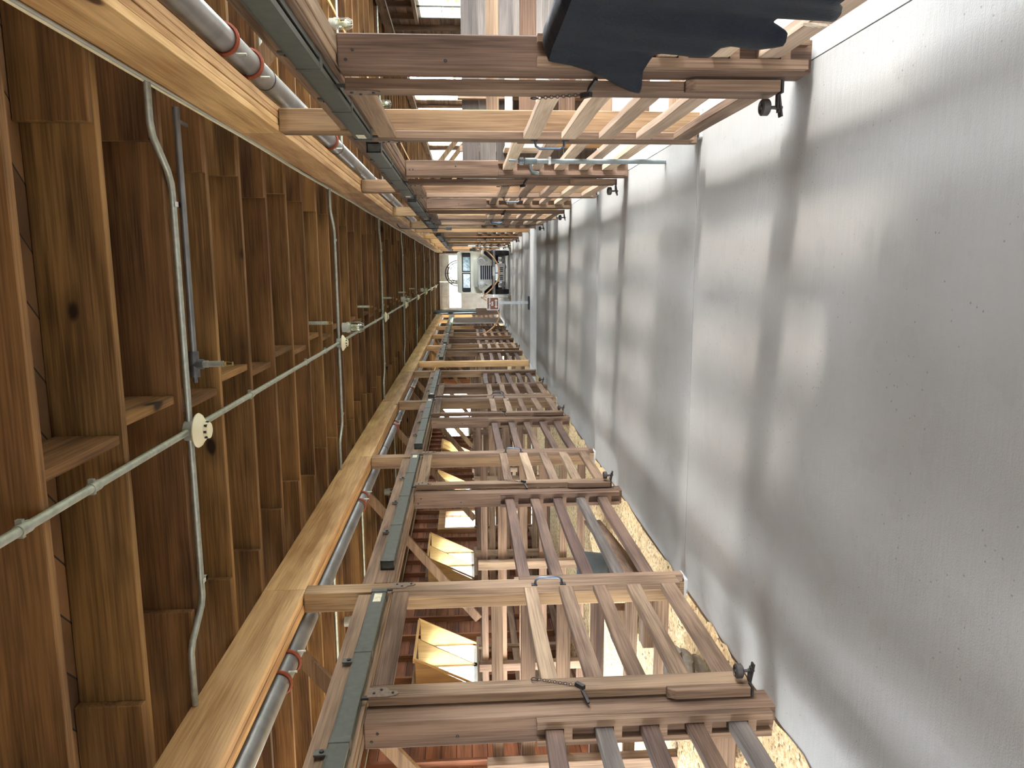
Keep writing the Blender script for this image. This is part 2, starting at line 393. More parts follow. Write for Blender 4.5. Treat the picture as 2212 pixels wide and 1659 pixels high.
NW = [0]
def window(side, y0, y1, z0, z1, hop):
    s = 1 if side == 'L' else -1; xw = WXL if side == 'L' else WXR
    NW[0] += 1
    X = lambda a: xw + s*a       # a = distance into the room
    bx = lambda mb, a0, a1, *r: mb.box(min(X(a0), X(a1)), max(X(a0), X(a1)), *r)
    mb = MB(); t = .05
    ym = (y0+y1)/2
    for ya, yb in ((y0, ym), (ym, y1)):
        bx(mb, -.05, .0, ya, ya+t, z0, z1); bx(mb, -.05, .0, yb-t, yb, z0, z1)
        bx(mb, -.05, .0, ya, yb, z0, z0+t); bx(mb, -.05, .0, ya, yb, z1-t, z1)
    f = struct('window_%d' % NW[0], mb, plain('window_white', (.72, .74, .72), .5, 0, .08, 10))
    mb = MB(); 
    for ya, yb in ((y0, ym), (ym, y1)):
        bx(mb, -.035, -.015, (ya+yb)/2-.008, (ya+yb)/2+.008, z0, z1)
        bx(mb, -.035, -.015, ya, yb, (z0+z1)/2-.008, (z0+z1)/2+.008)
    obj('muntin', mb, WHITE(), f)
    mb = MB(); bx(mb, -.03, -.026, y0+.02, y1-.02, z0+.02, z1-.02); obj('pane', mb, glass_mat(), f)
    mb = MB(); bx(mb, 0, .10, y0-.04, y1+.04, z0-.09, z0); bx(mb, 0, .10, y0-.04, y1+.04, z1, z1+.06)
    obj('sill_board', mb, W('rail', 'y'), f)
    if hop:
        for yy in (y0, ym, y1):
            mb = MB(); mb.prism([(X(.0), z0+.02), (X(.44), z1), (X(.0), z1)], 'y', yy-.012, yy+.012)
            obj('hopper_cheek', mb, W('tan', 'z'), f)
        mb = MB(); mb.prism([(X(.40), z1), (X(.44), z1), (X(.44), z1+.035), (X(.40), z1+.035)], 'y', y0, y1)
        obj('hopper_rail', mb, W('tan', 'y'), f)
        mb = MB(); mb.prism([(X(.0), z0), (X(.035), z0), (X(.47), z1+.02), (X(.44), z1+.02)], 'y', y0+.012, y0+.032)
        mb.prism([(X(.0), z0), (X(.035), z0), (X(.47), z1+.02), (X(.44), z1+.02)], 'y', y1-.032, y1-.012)
        obj('hopper_edge', mb, W('tan', 'z'), f)
    portal((xw - s*.10, ym, (z0+z1)/2), (0, math.radians(-90*s), 0), z1-z0, y1-y0)
for w_ in WIN_L: window('L', *w_)
for w_ in WIN_R: window('R', *w_)
for n, (s, xw, D) in enumerate(((1, WXL, DOOR_L), (-1, WXR, DOOR_R))):
    mb = MB(); a, b = (xw, xw+s*.10) if s > 0 else (xw+s*.10, xw)
    mb.box(a, b, D[0]-.12, D[0], 0, 2.06); mb.box(a, b, D[1], D[1]+.12, 0, 2.06); mb.box(a, b, D[0]-.12, D[1]+.12, 2.06, 2.22)
    f = struct('door_%d' % (n+1), mb, W('pale', 'z'))
    mb = MB(); mb.box(a+.02, b-.02, D[0], D[1], 1.02, 1.10); mb.box(a+.02, b-.02, D[0], D[0]+.05, 0, 1.1); mb.box(a+.02, b-.02, D[1]-.05, D[1], 0, 1.1)
    obj('door_rail', mb, W('pale', 'y'), f)
    portal((xw - s*.10, (D[0]+D[1])/2, 1.03), (0, math.radians(-90*s), 0), 2.06, D[1]-D[0])

# near end wall behind the camera, with an unseen doorway narrowed to limit the near floor light; far end wall with panelled doors
mb = MB(); mb.box(WXL-.06, -1.3, YN-.06, YN, -.3, 3.25); mb.box(-.1, WXR+.06, YN-.06, YN, -.3, 3.25); mb.box(-1.3, -.1, YN-.06, YN, 2.1, 3.25)
struct('wall_near', mb, W('red', 'x', 3))
portal((-.7, YN-.1, 1.05), (math.radians(90), 0, 0), 1.2, 2.1)
EX0, EX1 = -2.12, .80
mb = MB(); mb.box(WXL-.06, EX0, YE, YE+.06, -.3, 3.25); mb.box(EX1, WXR+.06, YE, YE+.06, -.3, 3.25); mb.box(EX0, EX1, YE, YE+.06, 2.84, 3.25)
struct('wall_far', mb, W('dark', 'x', 3))
offw = plain('aged_cream_paint', (.60, .52, .44), .7, 0, .16, 4)
mid_x = (EX0+EX1)/2
for n, (a, b) in enumerate(((EX0, mid_x-.005), (mid_x+.005, EX1))):
    mb = MB(); zb, zt = .02, 2.84; w0, w1 = 1.74, 2.34
    mb.box(a, b, YE+.0, YE+.05, zb, w0); mb.box(a, b, YE, YE+.05, w1, zt); mb.box(a, a+.10, YE, YE+.05, w0, w1); mb.box(b-.10, b, YE, YE+.05, w0, w1)
    f = struct('door_%d' % (n+3), mb, offw)
    for (p0, p1, q0, q1) in ((a+.12, (a+b)/2-.05, .2, .75), ((a+b)/2+.05, b-.12, .2, .75), (a+.12, (a+b)/2-.05, .9, 1.6), ((a+b)/2+.05, b-.12, .9, 1.6),
                             (a+.12, (a+b)/2-.05, 2.45, 2.75), ((a+b)/2+.05, b-.12, 2.45, 2.75)):
        mb = MB(); mb.box(p0, p1, YE-.025, YE, q0, q1); mb.bevel(.012); obj('door_panel', mb, plain('panel_cream', (.56, .49, .42), .7, 0, .12, 4), f)
    mb = MB(); mb.box(a+.10, b-.10, YE+.02, YE+.025, w0, w1); obj('pane', mb, glass_mat(), f)
    mb = MB(); mb.box((a+b)/2-.015, (a+b)/2+.015, YE+.0, YE+.04, w0, w1); obj('muntin', mb, WHITE(), f)
    portal(((a+b)/2, YE+.12, (w0+w1)/2), (math.radians(-90), 0, 0), b-a-.2, w1-w0)

# roof deck (diagonal boards) closes the ceiling
m_, nt, b_ = newmat('diagonal_deck'); L_ = nt.links
tc = nd(nt, 'ShaderNodeTexCoord'); sx_ = nd(nt, 'ShaderNodeSeparateXYZ'); L_.new(tc.outputs['Object'], sx_.inputs[0])
dd = mth(nt, 'DIVIDE', mth(nt, 'ADD', sx_.outputs[0], sx_.outputs[1]), .26)
wn = nd(nt, 'ShaderNodeTexWhiteNoise'); wn.noise_dimensions = '1D'; L_.new(mth(nt, 'FLOOR', dd), wn.inputs['W'])
n_ = nd(nt, 'ShaderNodeTexNoise'); n_.inputs['Scale'].default_value = 3; n_.inputs['Detail'].default_value = 6; L_.new(tc.outputs['Object'], n_.inputs[0])
c = ramp(nt, mth(nt, 'ADD', mth(nt, 'MULTIPLY', wn.outputs[0], .4), mth(nt, 'MULTIPLY', n_.outputs[0], .6)), [(.3, (.09, .042, .017)), (.7, (.26, .13, .052))])
c = mixc(nt, mth(nt, 'LESS_THAN', mth(nt, 'FRACT', dd), .045), c, (.02, .012, .008))
L_.new(c, b_.inputs['Base Color']); b_.inputs['Roughness'].default_value = .8
mb = MB(); mb.box(WXL-.06, WXR+.06, YN-.06, YE+.06, HT+.286, HT+.32); struct('ceiling', mb, m_)

# ------------------------------------------------------------------ ceiling joists, laps and blocking
j0 = 2.44; nj = 0
side_txt = {'L': 'left', 'R': 'right'}
yj = j0; idx = 0
while yj < YE-.1:
    if yj > YN+.1:
        vis = yj > 1.7
        lab = 'brown pine joist over the aisle, %s from the camera' % ordn(idx)
        t = thing('ceiling_joist', lab, 'joist', ((XL+XR)/2, yj+.022, HT), 'ceiling joists over the aisle')
        mb = MB(); mb.box(XL-.16, XR+.16, yj, yj+.044, HT, HT+.284); mb.bevel(.003); obj('joist_board', mb, W('joist', 'x'), t)
        if yj+.61 < YE-.1:
            bx_ = -.66 + (.03 if idx % 2 else -.03)
            mb = MB(); mb.box(bx_-.02, bx_+.02, yj+.046, yj+.608, HT+.01+random.uniform(0, .02), HT+.27); mb.bevel(.002); obj('blocking', mb, W('joist', 'y'), t)
        for s_ in 'LR':
            ln = .30 + random.random()*.18
            mb = MB()
            if s_ == 'L': mb.box(WXL, XL+ln, yj-.047, yj-.003, HT+.001, HT+.283)
            else: mb.box(XR-ln+.08, WXR, yj-.047, yj-.003, HT+.001, HT+.283)
            mb.bevel(.003)
            o = obj('ceiling_joist', mb, W('red' if s_ == 'L' and False else 'joist', 'x'))
            tag(o, 'brown joist over the %s stalls, lapped on the beam, %s from the camera' % (side_txt[s_], ordn(idx)), 'joist', 'ceiling joists over the %s stalls' % side_txt[s_])
        idx += 1
    yj += .61

# ------------------------------------------------------------------ beams, posts, pipes
APOST = [YA+k*P for k in (0, 1, 2, 3)] + [17.45, 21.10, 24.75, 28.40, 32.05, 35.7]
def SX(side, d):     # d: distance from the post face, + toward the aisle
    return XL+d if side == 'L' else XR-d
def bxs(mb, side, d0, d1, *r):
    a, b = SX(side, d0), SX(side, d1); return mb.box(min(a, b), max(a, b), *r)
NORMAL = [YA+k*P for k in (0, 1, 2)] + [21.10, 24.75]      # door lies on the camera side of these posts
MIRROR = [YA+2*P, 24.75]
for side in 'LR':
    st = side_txt[side]
    joints = [YA-P+.07] + [a+.07 for a in APOST if abs(a-17.45) > .01] + [YE]
    for i, (a, b) in enumerate(zip(joints, joints[1:])):
        t = thing('support_beam', 'pale laminated pine beam over the %s posts, %s length from the camera' % (st, ordn(i)), 'beam', (SX(side, -.08), (a+b)/2, HB), 'beams over the %s posts' % st)
        for q in range(4):
            mb = MB(); dz = (0, .006, .003, .008)[q]
            bxs(mb, side, -.0405*(q+1)+.0018, -.0405*q-(.0018 if q else .0005), a+.002, b-.002, HB+dz, HT-.001); mb.bevel(.0025)
            obj('ply', mb, W('beam', 'y'), t)
    for i, a in enumerate(APOST):
        new = abs(a-17.45) < .01
        far = a > 17
        lab = ('pale tall post on the far side of the crossing, %s row' % st) if new else \
              ('tall square timber post under the %s beam, %s post from the camera' % (st, ordn(i if a < 17 else i)))
        t = thing('timber_post', lab, 'post', (SX(side, -.07), a+.07, 0), 'tall %s posts' % st)
        mb = MB(); bxs(mb, side, -.14, -.001, a, a+.14, .0, HB-.001); mb.bevel(.005)
        obj('shaft', mb, W('pale' if far else 'post', 'z'), t)
        mb = MB(); bxs(mb, side, -.16, .022, a-.012, a+.152, -.02, .02); mb.bevel(.006)
        obj('concrete_footing', mb, plain('footing', (.33, .32, .30), .9, 0, .25, 15), t)
    # drain pipe above the stalls
    pc = SX(side, -.165-.085); pz = 2.672
    t = thing('overhead_pipe', 'thick grey pipe running along the outer side of the %s beam' % st, 'pipe', (pc, 3, pz))
    mb = MB(); mb.tube([(pc, YN+.1, pz), (pc, YE-.2, pz)], .064, 20); obj('pipe', mb, GREYPIPE(), t, True)
    for yy in [5.0 + 2.4*k for k in range(-2, 12)] if side == 'L' else [4.55+2.4*k for k in range(-1, 12)]:
        mb = MB(); mb.tube([(pc, yy-.006, pz), (pc, yy+.006, pz)], .0665, 20); obj('joint_ring', mb, IRON(), t)
    for yy in ([.8, 1.05, 4.12, 4.36, 7.45, 7.7, 11.2, 11.45, 14.8, 18.5, 22.1] if side == 'L' else [.6, 3.80, 4.23, 6.6, 9.9, 10.2, 13.6, 17.4, 21]):
        mb = MB(); mb.torus((pc, yy, pz), .072, .012, 'y', 20, 6)
        mb.box(pc-.012, pc+.012, yy-.02, yy+.02, pz+.07, HT)
        cl = obj('pipe_clamp', mb, plain('orange_clamp', (.24, .05, .018), .75, 0, .15, 30), t, True)
        mb = MB(); mb.tube([(SX(side, -.18), yy, pz-.06), (SX(side, -.18), yy, pz-.11)], .007, 8); obj('clamp_bolt', mb, GALV(), cl)

# ------------------------------------------------------------------ headers and door tracks
def header(side, y0, y1, n):
    st = side_txt[side]
    t = thing('door_header', 'long weathered header boards between the %s posts, %s stall' % (st, n), 'header', (SX(side, -.06), (y0+y1)/2, 2.05), 'headers over the %s stall fronts' % st)
    mb = MB(); bxs(mb, side, -.06, -.018, y0, y1, 2.06, 2.29); mb.bevel(.003); obj('upper_board', mb, W('weather', 'y'), t)
    mb = MB(); bxs(mb, side, -.017, .0, y0, y1, 2.065, 2.20); mb.bevel(.002); obj('face_board', mb, W('weather', 'y'), t)
    mb = MB(); bxs(mb, side, -.11, -.062, y0, y1, 2.055, 2.24); mb.bevel(.003); obj('back_board', mb, W('rail', 'y'), t)
    mb = MB(); bxs(mb, side, -.14, -.112, y0, y1, 2.06, 2.19); mb.bevel(.003); obj('inner_board', mb, W('rail', 'y'), t)
def track(side, y0, y1, near_end, n):
    st = side_txt[side]
    t = thing('door_track', 'grey boxed steel sliding track over the %s door on the %s' % (n, st), 'track', (SX(side, .04), (y0+y1)/2, 2.09), 'sliding door tracks on the %s' % st)
    # box rail open below with a slot
    mb = MB(); bxs(mb, side, .005, .068, y0, y1, 2.168, 2.175); bxs(mb, side, .062, .068, y0, y1, 2.085, 2.17); bxs(mb, side, .005, .011, y0, y1, 2.085, 2.17)
    bxs(mb, side, .011, .028, y0, y1, 2.085, 2.09); bxs(mb, side, .045, .062, y0, y1, 2.085, 2.09)
    obj('rail', mb, TRACK(), t)
    mb = MB(); bxs(mb, side, .012, .06, y0+.03, y1-.03, 2.12, 2.16); obj('rail_slot', mb, BLACK(), t)
    for yy in (y0, y1):
        mb = MB(); s_ = .05 if yy == y0 else -.05; bxs(mb, side, .0, .074, min(yy, yy+s_), max(yy, yy+s_), 2.078, 2.181); mb.bevel(.003); obj('end_cap', mb, plain('cap_grey', (.07, .07, .06), .5, .3, .3, 30), t)
    k = 3
    for q in range(1, k+1):
        yy = y0 + (y1-y0)*q/(k+1)
        mb = MB(); bxs(mb, side, .0, .072, yy-.025, yy+.025, 2.082, 2.179); bxs(mb, side, .0, .01, yy-.022, yy+.022, 2.18, 2.25); mb.bevel(.002)
        o = obj('bracket', mb, plain('bracket_grey', (.085, .083, .068), .55, .2, .3, 30), t)
        mb = MB(); mb.lathe([(.012, 0), (.010, .008)], (SX(side, .01), yy, 2.215), (1 if side == 'L' else -1, 0, 0), 8); obj('bolt', mb, IRON(), o)
    yy = y0+.12 if near_end else y1-.12
    mb = MB(); bxs(mb, side, .0685, .0695, yy-.07, yy+.05, 2.105, 2.155); obj('paper_tag', mb, plain('paper_tag', (.75, .68, .50), .8, 0, .2, 40), t)

# ------------------------------------------------------------------ sliding stall doors
def door(side, A, d, n, adj):
    """A: post edge the door closes on; d = -1 door on the camera side of it, +1 beyond it"""
    st = side_txt[side]
    Y = lambda v: A + d*v                       # v measured from the post edge away from it
    def bx(mb, d0, d1, v0, v1, z0, z1):
        a, b = Y(v0), Y(v1); return bxs(mb, side, d0, d1, min(a, b), max(a, b), z0, z1)
    t = thing('stall_door', '%s sliding slatted wooden stall door on the %s, %s' % (n, st, adj), 'stall door', (SX(side, .035), Y(.70), .09), 'sliding stall doors on the %s' % st)
    D0, D1 = .012, .060
    far_st, near_st = (.012, .135), (1.255, 1.372)
    jn = lambda: W('weather', 'z')
    for v0, v1 in (far_st, near_st):
        mb = MB(); bx(mb, D0, D1, v0, v1, .09, 2.045); mb.bevel(.004); obj('stile', mb, jn(), t)
    mb = MB(); bx(mb, D0+.004, D1-.004, .137, 1.253, 1.935, 2.04); mb.bevel(.004); obj('top_rail', mb, W('weather', 'y'), t)
    for zt, hgt in ((1.16, .088), (.925, .092), (.692, .088), (.460, .094), (.225, .10)):
        mb = MB(); a, b = sorted((Y(.10), Y(1.30)))
        x0, x1 = sorted((SX(side, D0+.002), SX(side, D1-.003)))
        plank(mb, x0, x1, *sorted((Y(.136), Y(1.254))), zt-hgt, zt, 'y', .008)
        obj('slat', mb, W(random.choice(['weather', 'rail'] if side == 'L' else ['ash', 'ash', 'rail']), 'y'), t)
    # hanger plates at the top corners
    for v, w_ in ((.012, 1), (1.372, -1)):
        mb = MB(); pts = [(0, 2.052), (.085, 2.052), (.085, 1.965), (.055, 1.945), (.050, 1.91), (.03, 1.895), (.012, 1.91), (.0, 1.95)]
        P_ = [(Y(v + w_*p[0]), p[1]) for p in pts]
        a, b = sorted((SX(side, D1), SX(side, D1+.006))); mb.prism(P_, 'x', a, b)
        hp = obj('hanger_plate', mb, BRONZE(), t)
        mb = MB(); bx(mb, .030, .042, v+w_*.03, v+w_*.055, 2.04, 2.12); obj('hanger_pin', mb, IRON(), hp)
        for pz, pv in ((2.02, .03), (1.985, .06), (1.925, .03)):
            mb = MB(); mb.lathe([(.008, 0), (.006, .006)], (SX(side, D1+.006), Y(v+w_*pv), pz), (1 if side == 'L' else -1, 0, 0), 7); obj('bolt', mb, IRON(), hp)
    # D handle
    v = .105; mb = MB(); x0, x1 = SX(side, D1), SX(side, D1+.05)
    mb.tube([(x0, Y(v), 1.085), (x1-(x1-x0)*.3, Y(v), 1.08), (x1, Y(v), 1.055), (x1, Y(v), .93), (x1-(x1-x0)*.3, Y(v), .905), (x0, Y(v), .90)], .0085, 8)
    hd = obj('handle', mb, plain('handle_steel', (.10, .12, .15), .4, .7, .2, 20), t, True)
    mb = MB(); bx(mb, D1, D1+.006, v-.018, v+.018, 1.07, 1.11); bx(mb, D1, D1+.006, v-.018, v+.018, .875, .915); obj('handle_plate', mb, IRON(), hd)
    # chain and latch on the free stile
    v = 1.275; mb = MB(); mb.torus((SX(side, D1+.01), Y(v), 1.20), .016, .0032, 'x', 12, 5)
    N = 16
    for k in range(N):
        q = (k+.5)/N; zz = 1.182-.21*q; vv = v+.075*q
        c_ = (SX(side, D1+.008), Y(vv), zz); mb.torus(c_, .0075, .0018, 'x' if k % 2 else 'y', 8, 4)
    obj('chain', mb, IRON(), t)
    mb = MB(); mb.bar((SX(side, D1+.012), Y(1.345), .975), (SX(side, .02), Y(1.43), .94), .02, .014); mb.bar((SX(side, D1+.012), Y(1.335), .99), (SX(side, D1+.012), Y(1.375), .955), .022, .022)
    obj('latch', mb, IRON(), t)
    # guide block with roller
    mb = MB(); a = [(Y(1.374), .10), (Y(1.42), .10), (Y(1.42), .49), (Y(1.40), .53), (Y(1.374), .53)]
    mb.prism(a, 'x', *sorted((SX(side, .012), SX(side, .062)))); mb.bevel(.003); gb = obj('guide_block', mb, jn(), t)
    mb = MB(); bx(mb, .012, .068, 1.375, 1.425, .088, .098); bx(mb, .060, .125, 1.345, 1.372, .083, .093); bx(mb, .115, .140, 1.345, 1.372, .078, .086)
    mb.bar((SX(side, .05), Y(1.36), .088), (SX(side, .16), Y(1.36), .070), .035, .008)
    obj('roller_bracket', mb, IRON(), gb)
    mb = MB(); cxr = SX(side, .118); mb.lathe([(.010, .0), (.030, .0), (.037, .006), (.037, .034), (.030, .040), (.022, .040), (.020, .034), (.012, .034), (.010, .040)], (cxr, Y(1.355), .125), (0, 0, 1), 20)
    mb.tube([(cxr, Y(1.355), .155), (cxr, Y(1.355), .062)], .008, 8)
    obj('roller', mb, plain('roller_iron', (.07, .06, .055), .5, .4, .2, 20), gb, True)

def stopboard(side, A, d, n):
    st = side_txt[side]; mb = MB(); y0, y1 = sorted((A, A-d*.065))
    bxs(mb, side, .001, .055, y0+.001, y1, .03, 1.185); mb.bevel(.004)
    tag(obj('door_stop', mb, W('weather', 'z')), 'stop board on the face of the %s tall post, %s row' % (n, st), 'door stop', 'door stop boards')

def bpost(side, y0, n):
    st = side_txt[side]
    t = thing('door_post', 'shorter weathered door post reaching up to the header, %s on the %s' % (n, st), 'post', (SX(side, -.07), y0+.075, 0), 'short door posts on the %s' % st)
    mb = MB(); bxs(mb, side, -.14, .0, y0, y0+.15, -.01, 2.055); mb.bevel(.005); obj('shaft', mb, W('weather', 'z'), t)
    for zz in (2.02, 1.99, 1.6, .72, .45, .2):
        mb = MB(); mb.lathe([(.008, 0), (.006, .003)], (SX(side, -.03-.07*random.random()), y0, zz), (0, -1, 0), 7); obj('bolt', mb, IRON(), t)

FZ = [(1.168, .087), (.921, .087), (.694, .087), (.464, .082), (.250, .093)]
def fence(side, y0, y1, n, seg_lab, clean=True):
    st = side_txt[side]
    t = thing('stall_fence', 'railed stall front on the %s, %s' % (st, seg_lab), 'fence', (SX(side, -.07), (y0+y1)/2, .15), 'railed stall fronts on the %s' % st)
    # pocket boards holding the rail ends
    for a in (y0, y1):
        s_ = 1 if a == y0 else -1
        q = sorted((a+s_*.002, a+s_*.042))
        mb = MB(); bxs(mb, side, -.135, -.105, q[0], q[1], .03, 1.21); bxs(mb, side, -.045, -.006, q[0], q[1], .03, 1.21)
        for zt, hh in FZ: bxs(mb, side, -.105, -.045, q[0], q[1], zt-hh-.045, zt-hh-.003)
        mb.bevel(.002) if False else None
        obj('rail_pocket', mb, W('weather', 'z'), t)
    for zt, hh in FZ:
        j = random.uniform(-.01, .01)
        mb = MB(); x0, x1 = sorted((SX(side, -.100), SX(side, -.050)))
        plank(mb, x0, x1, y0+.004, y1-.004, zt-hh, zt, 'y', .012, 8)
        obj('rail', mb, W(random.choice(['brown', 'brown', 'weather', 'brown', 'grey'] if side == 'L' else ['ash', 'ash', 'rail', 'ash']), 'y'), t)

def divider(side, A, n, solid=False):
    st = side_txt[side]; w = WXL if side == 'L' else WXR
    xa = SX(side, -.145); xb = w+.11 if side == 'L' else w-.11; x0, x1 = sorted((xa, xb)); yc = A+.07
    if solid:
        t = thing('stall_partition', 'solid grey board partition between stalls on the %s, %s from the camera' % (st, n), 'partition', ((x0+x1)/2, yc, .02), None)
        z = .02
        while z < 1.5:
            mb = MB(); plank(mb, x0, x1, yc-.02, yc+.02, z, z+.185, 'x', .002, 5); obj('board', mb, W('slate', 'x'), t); z += .19
        for xx in (x0+.9, x0+2.2):
            mb = MB(); mb.box(xx-.045, xx+.045, yc-.11, yc-.022, 0, 1.58); obj('divider_post', mb, W('weather', 'z'), t)
        return
    t = thing('stall_divider', 'open-railed divider between stalls on the %s, %s from the camera' % (st, n), 'divider', ((x0+x1)/2, yc, .02), 'stall dividers on the %s' % st)
    for zt, hh in ((1.17, .105), (.915, .10), (.67, .095), (.42, .085), (.2, .09)):
        mb = MB(); plank(mb, x0, x1, yc-.022, yc+.022, zt-hh, zt, 'x', .006, 7); obj('rail', mb, W(random.choice(['rail', 'weather']), 'x'), t)
    mb = MB(); plank(mb, x0, x1, yc-.02, yc+.02, 1.30, 1.38, 'x', .004, 6); obj('rail', mb, W('rail', 'x'), t)
    for q in (.36, .75):
        xx = xa+(xb-xa)*q
        mb = MB(); mb.box(xx-.05, xx+.05, yc-.115, yc-.024, .0, 1.42); mb.bevel(.004); obj('divider_post', mb, W('rail', 'z'), t)
    # knee brace
    s = -1 if side == 'L' else 1
    mb = MB(); mb.bar((xa+s*.12, yc, 2.90), (xa+s*1.95, yc, 1.42), .045, .10); obj('knee_brace', mb, W('post', 'x'), t)

def outer_rails(side, y0, y1, n):
    st = side_txt[side]; w = WXL+.16 if side == 'L' else WXR-.16
    t = thing('wall_fence', 'rails along the outer %s wall, %s stretch in view from the camera' % (st, n), 'fence', (w, (y0+y1)/2, .05), 'wall rails in the %s stalls' % st)
    for zt in (1.36, 1.12, .90, .66, .42, .2):
        mb = MB(); plank(mb, w-.02, w+.02, y0, y1, zt-.10, zt, 'y', .006, 6); obj('rail', mb, W(random.choice(['rail', 'weather', 'red'] if side == 'L' else ['grey', 'weather']), 'y'), t)
    for q in (.03, .5, .97):
        yy = y0+(y1-y0)*q
        mb = MB(); mb.box(w-.055, w-.0205, yy-.04, yy+.04, 0, 1.4) if side == 'R' else mb.box(w+.0205, w+.055, yy-.04, yy+.04, 0, 1.4)
        obj('fence_post', mb, W('rail', 'z'), t)

DADJ = ['closed on the first tall post', 'closed on the second tall post', 'closed on the third tall post', 'first door past the crossing', 'second door past the crossing']
for side in 'LR':
    for i, A in enumerate(NORMAL):
        k = i if i < 3 else i+1
        door(side, A, -1, ORD[k], DADJ[i])
        stopboard(side, A, -1, ('first', 'second', 'third', 'sixth', 'seventh')[i])
        bpost(side, A-1.49, ordn(k)); track(side, A-3.30, A-.11, False, ordn(k))
    for A, k, pn in ((YA+2*P+.14, 3, 'third'), (24.75+.14, 6, 'seventh')):
        door(side, A, 1, ORD[k], 'just beyond the %s tall post and facing back to it' % pn); stopboard(side, A, 1, pn + ' (far face)')
        bpost(side, A+1.37, ordn(k)); track(side, A+.11, A+3.3, True, ordn(k))
    labs = ['nearest, before the first short post', 'after the first tall post', 'after the second tall post',
            'just before the crossing', 'just past the crossing', 'between the first two far doors', 'past the last far door']
    segs = [(YA-P+.14, YA-1.49), (YA+.14, YA+P-1.49), (YA+P+.14, YA+2*P-1.49), (YA+2*P+.14+1.52, YA+3*P), (17.59, 21.10-1.49), (21.24, 24.75-1.49), (24.89+1.52, 28.40)]
    for s_, l_ in zip(segs, labs): fence(side, s_[0], s_[1], 0, l_)
    fence(side, 28.54, 32.05, 0, 'last but one before the end wall'); fence(side, 32.19, 35.7, 0, 'last before the end wall')
    hd = [(YA-P+.142, YA-.002), (YA+.142, YA+P-.002), (YA+P+.142, YA+2*P-.002), (YA+2*P+.142, YA+3*P-.002), (17.592, 21.098), (21.242, 24.748), (24.892, 28.398), (28.542, 32.048), (32.192, 35.698)]
    for i, (a, b) in enumerate(hd): header(side, a, b, ordn(i))
    for i, A in enumerate([YA, YA+P, YA+2*P, YA+3*P, 17.45, 21.10, 24.75, 28.40]):
        divider(side, A, ordn(i), side == 'R' and i in (1, 2))
    st_ = [(YA-P+.2, YA-.1), (YA+.2, YA+P-.1), (YA+P+.2, YA+2*P-.1), (YA+2*P+.2, YA+3*P-.1), (17.7, 21.0), (21.3, 24.6), (24.95, 28.3)]
    for i, (a, b) in enumerate(st_[2 if side == 'L' else 3:]): outer_rails(side, a, b, ordn(i))

# ------------------------------------------------------------------ conduits, detectors, lamps, sprinklers
CZ = HT-.019
t = thing('electrical_conduit', 'long galvanized conduit running down the middle of the ceiling', 'conduit', (-.80, 10, CZ))
mb = MB(); mb.tube([(-.80, YN+.1, CZ), (-.80, YE-.2, CZ)], .0165, 12); obj('conduit_pipe', mb, GALV(), t, True)
for yy in (2.30, 2.75, 4.8, 6.5, 7.4, 9.9, 11.6, 14.3, 16):
    mb = MB(); mb.tube([(-.80, yy-.03, CZ), (-.80, yy+.03, CZ)], .0205, 12); mb.box(-.83, -.77, yy-.008, yy+.008, CZ-.002, HT); obj('coupling', mb, GALV(), t, True)
CYS = [3.72, 8.17, 12.60, 16.95, 21.4, 25.9, 30.3, 34.8]
DSC = ['nearest to the camera', 'second from the camera', 'third from the camera', 'fourth from the camera', 'fifth from the camera',
       'sixth from the camera', 'seventh from the camera', 'eighth and farthest']
for i, y in enumerate(CYS):
    t = thing('electrical_conduit', 'thin galvanized conduit crossing the ceiling from beam to beam, %s' % ('nearest' if i == 0 else ordn(i)+' from the camera'), 'conduit', (-.67, y, CZ), 'cross conduits under the joists')
    yb = y-.20
    pts = [(XR-.005, yb, CZ), (.66, yb, CZ), (.60, yb+.02, CZ), (.47, yb+.16, CZ), (.41, yb+.195, CZ), (.36, y, CZ), (-1.68, y, CZ), (-1.73, y-.02, CZ), (-1.85, y-.17, CZ), (-1.90, yb, CZ), (XL+.005, yb, CZ)]
    mb = MB(); mb.tube(pts, .0165, 10); obj('conduit_pipe', mb, GALV(), t, True)
    for xx in (.315, -1.60):
        mb = MB(); mb.box(xx-.012, xx+.012, y-.022, y+.045, CZ-.018, CZ-.0155); mb.box(xx-.012, xx+.012, y+.02, y+.045, CZ-.018, HT); obj('strap', mb, plain('bright_strap', (.75, .75, .72), .35, .5, .1, 20), t)
    t = thing('smoke_detector', 'cream domed smoke detector on a round box under the conduits, %s' % DSC[i], 'smoke detector', (-.80, y, HT), 'smoke detectors down the aisle')
    mb = MB(); mb.lathe([(.052, 0), (.052, -.055)], (-.80, y, HT-.0), (0, 0, 1), 20); obj('junction_box', mb, GALV(), t, True)
    mb = MB(); mb.lathe([(.085, -.056), (.088, -.062), (.082, -.072), (.062, -.085), (.050, -.096), (.044, -.098), (.040, -.118), (.030, -.122), (.002, -.122)], (-.80, y, HT), (0, 0, 1), 28)
    d_ = obj('housing', mb, CREAM(), t, True)
    mb = MB()
    for k in range(8):
        a = k*math.pi/4; mb.box(-.80+.0405*math.cos(a)-.006, -.80+.0405*math.cos(a)+.006, y+.0405*math.sin(a)-.006, y+.0405*math.sin(a)+.006, HT-.114, HT-.101)
    obj('vent', mb, BLACK(), d_)
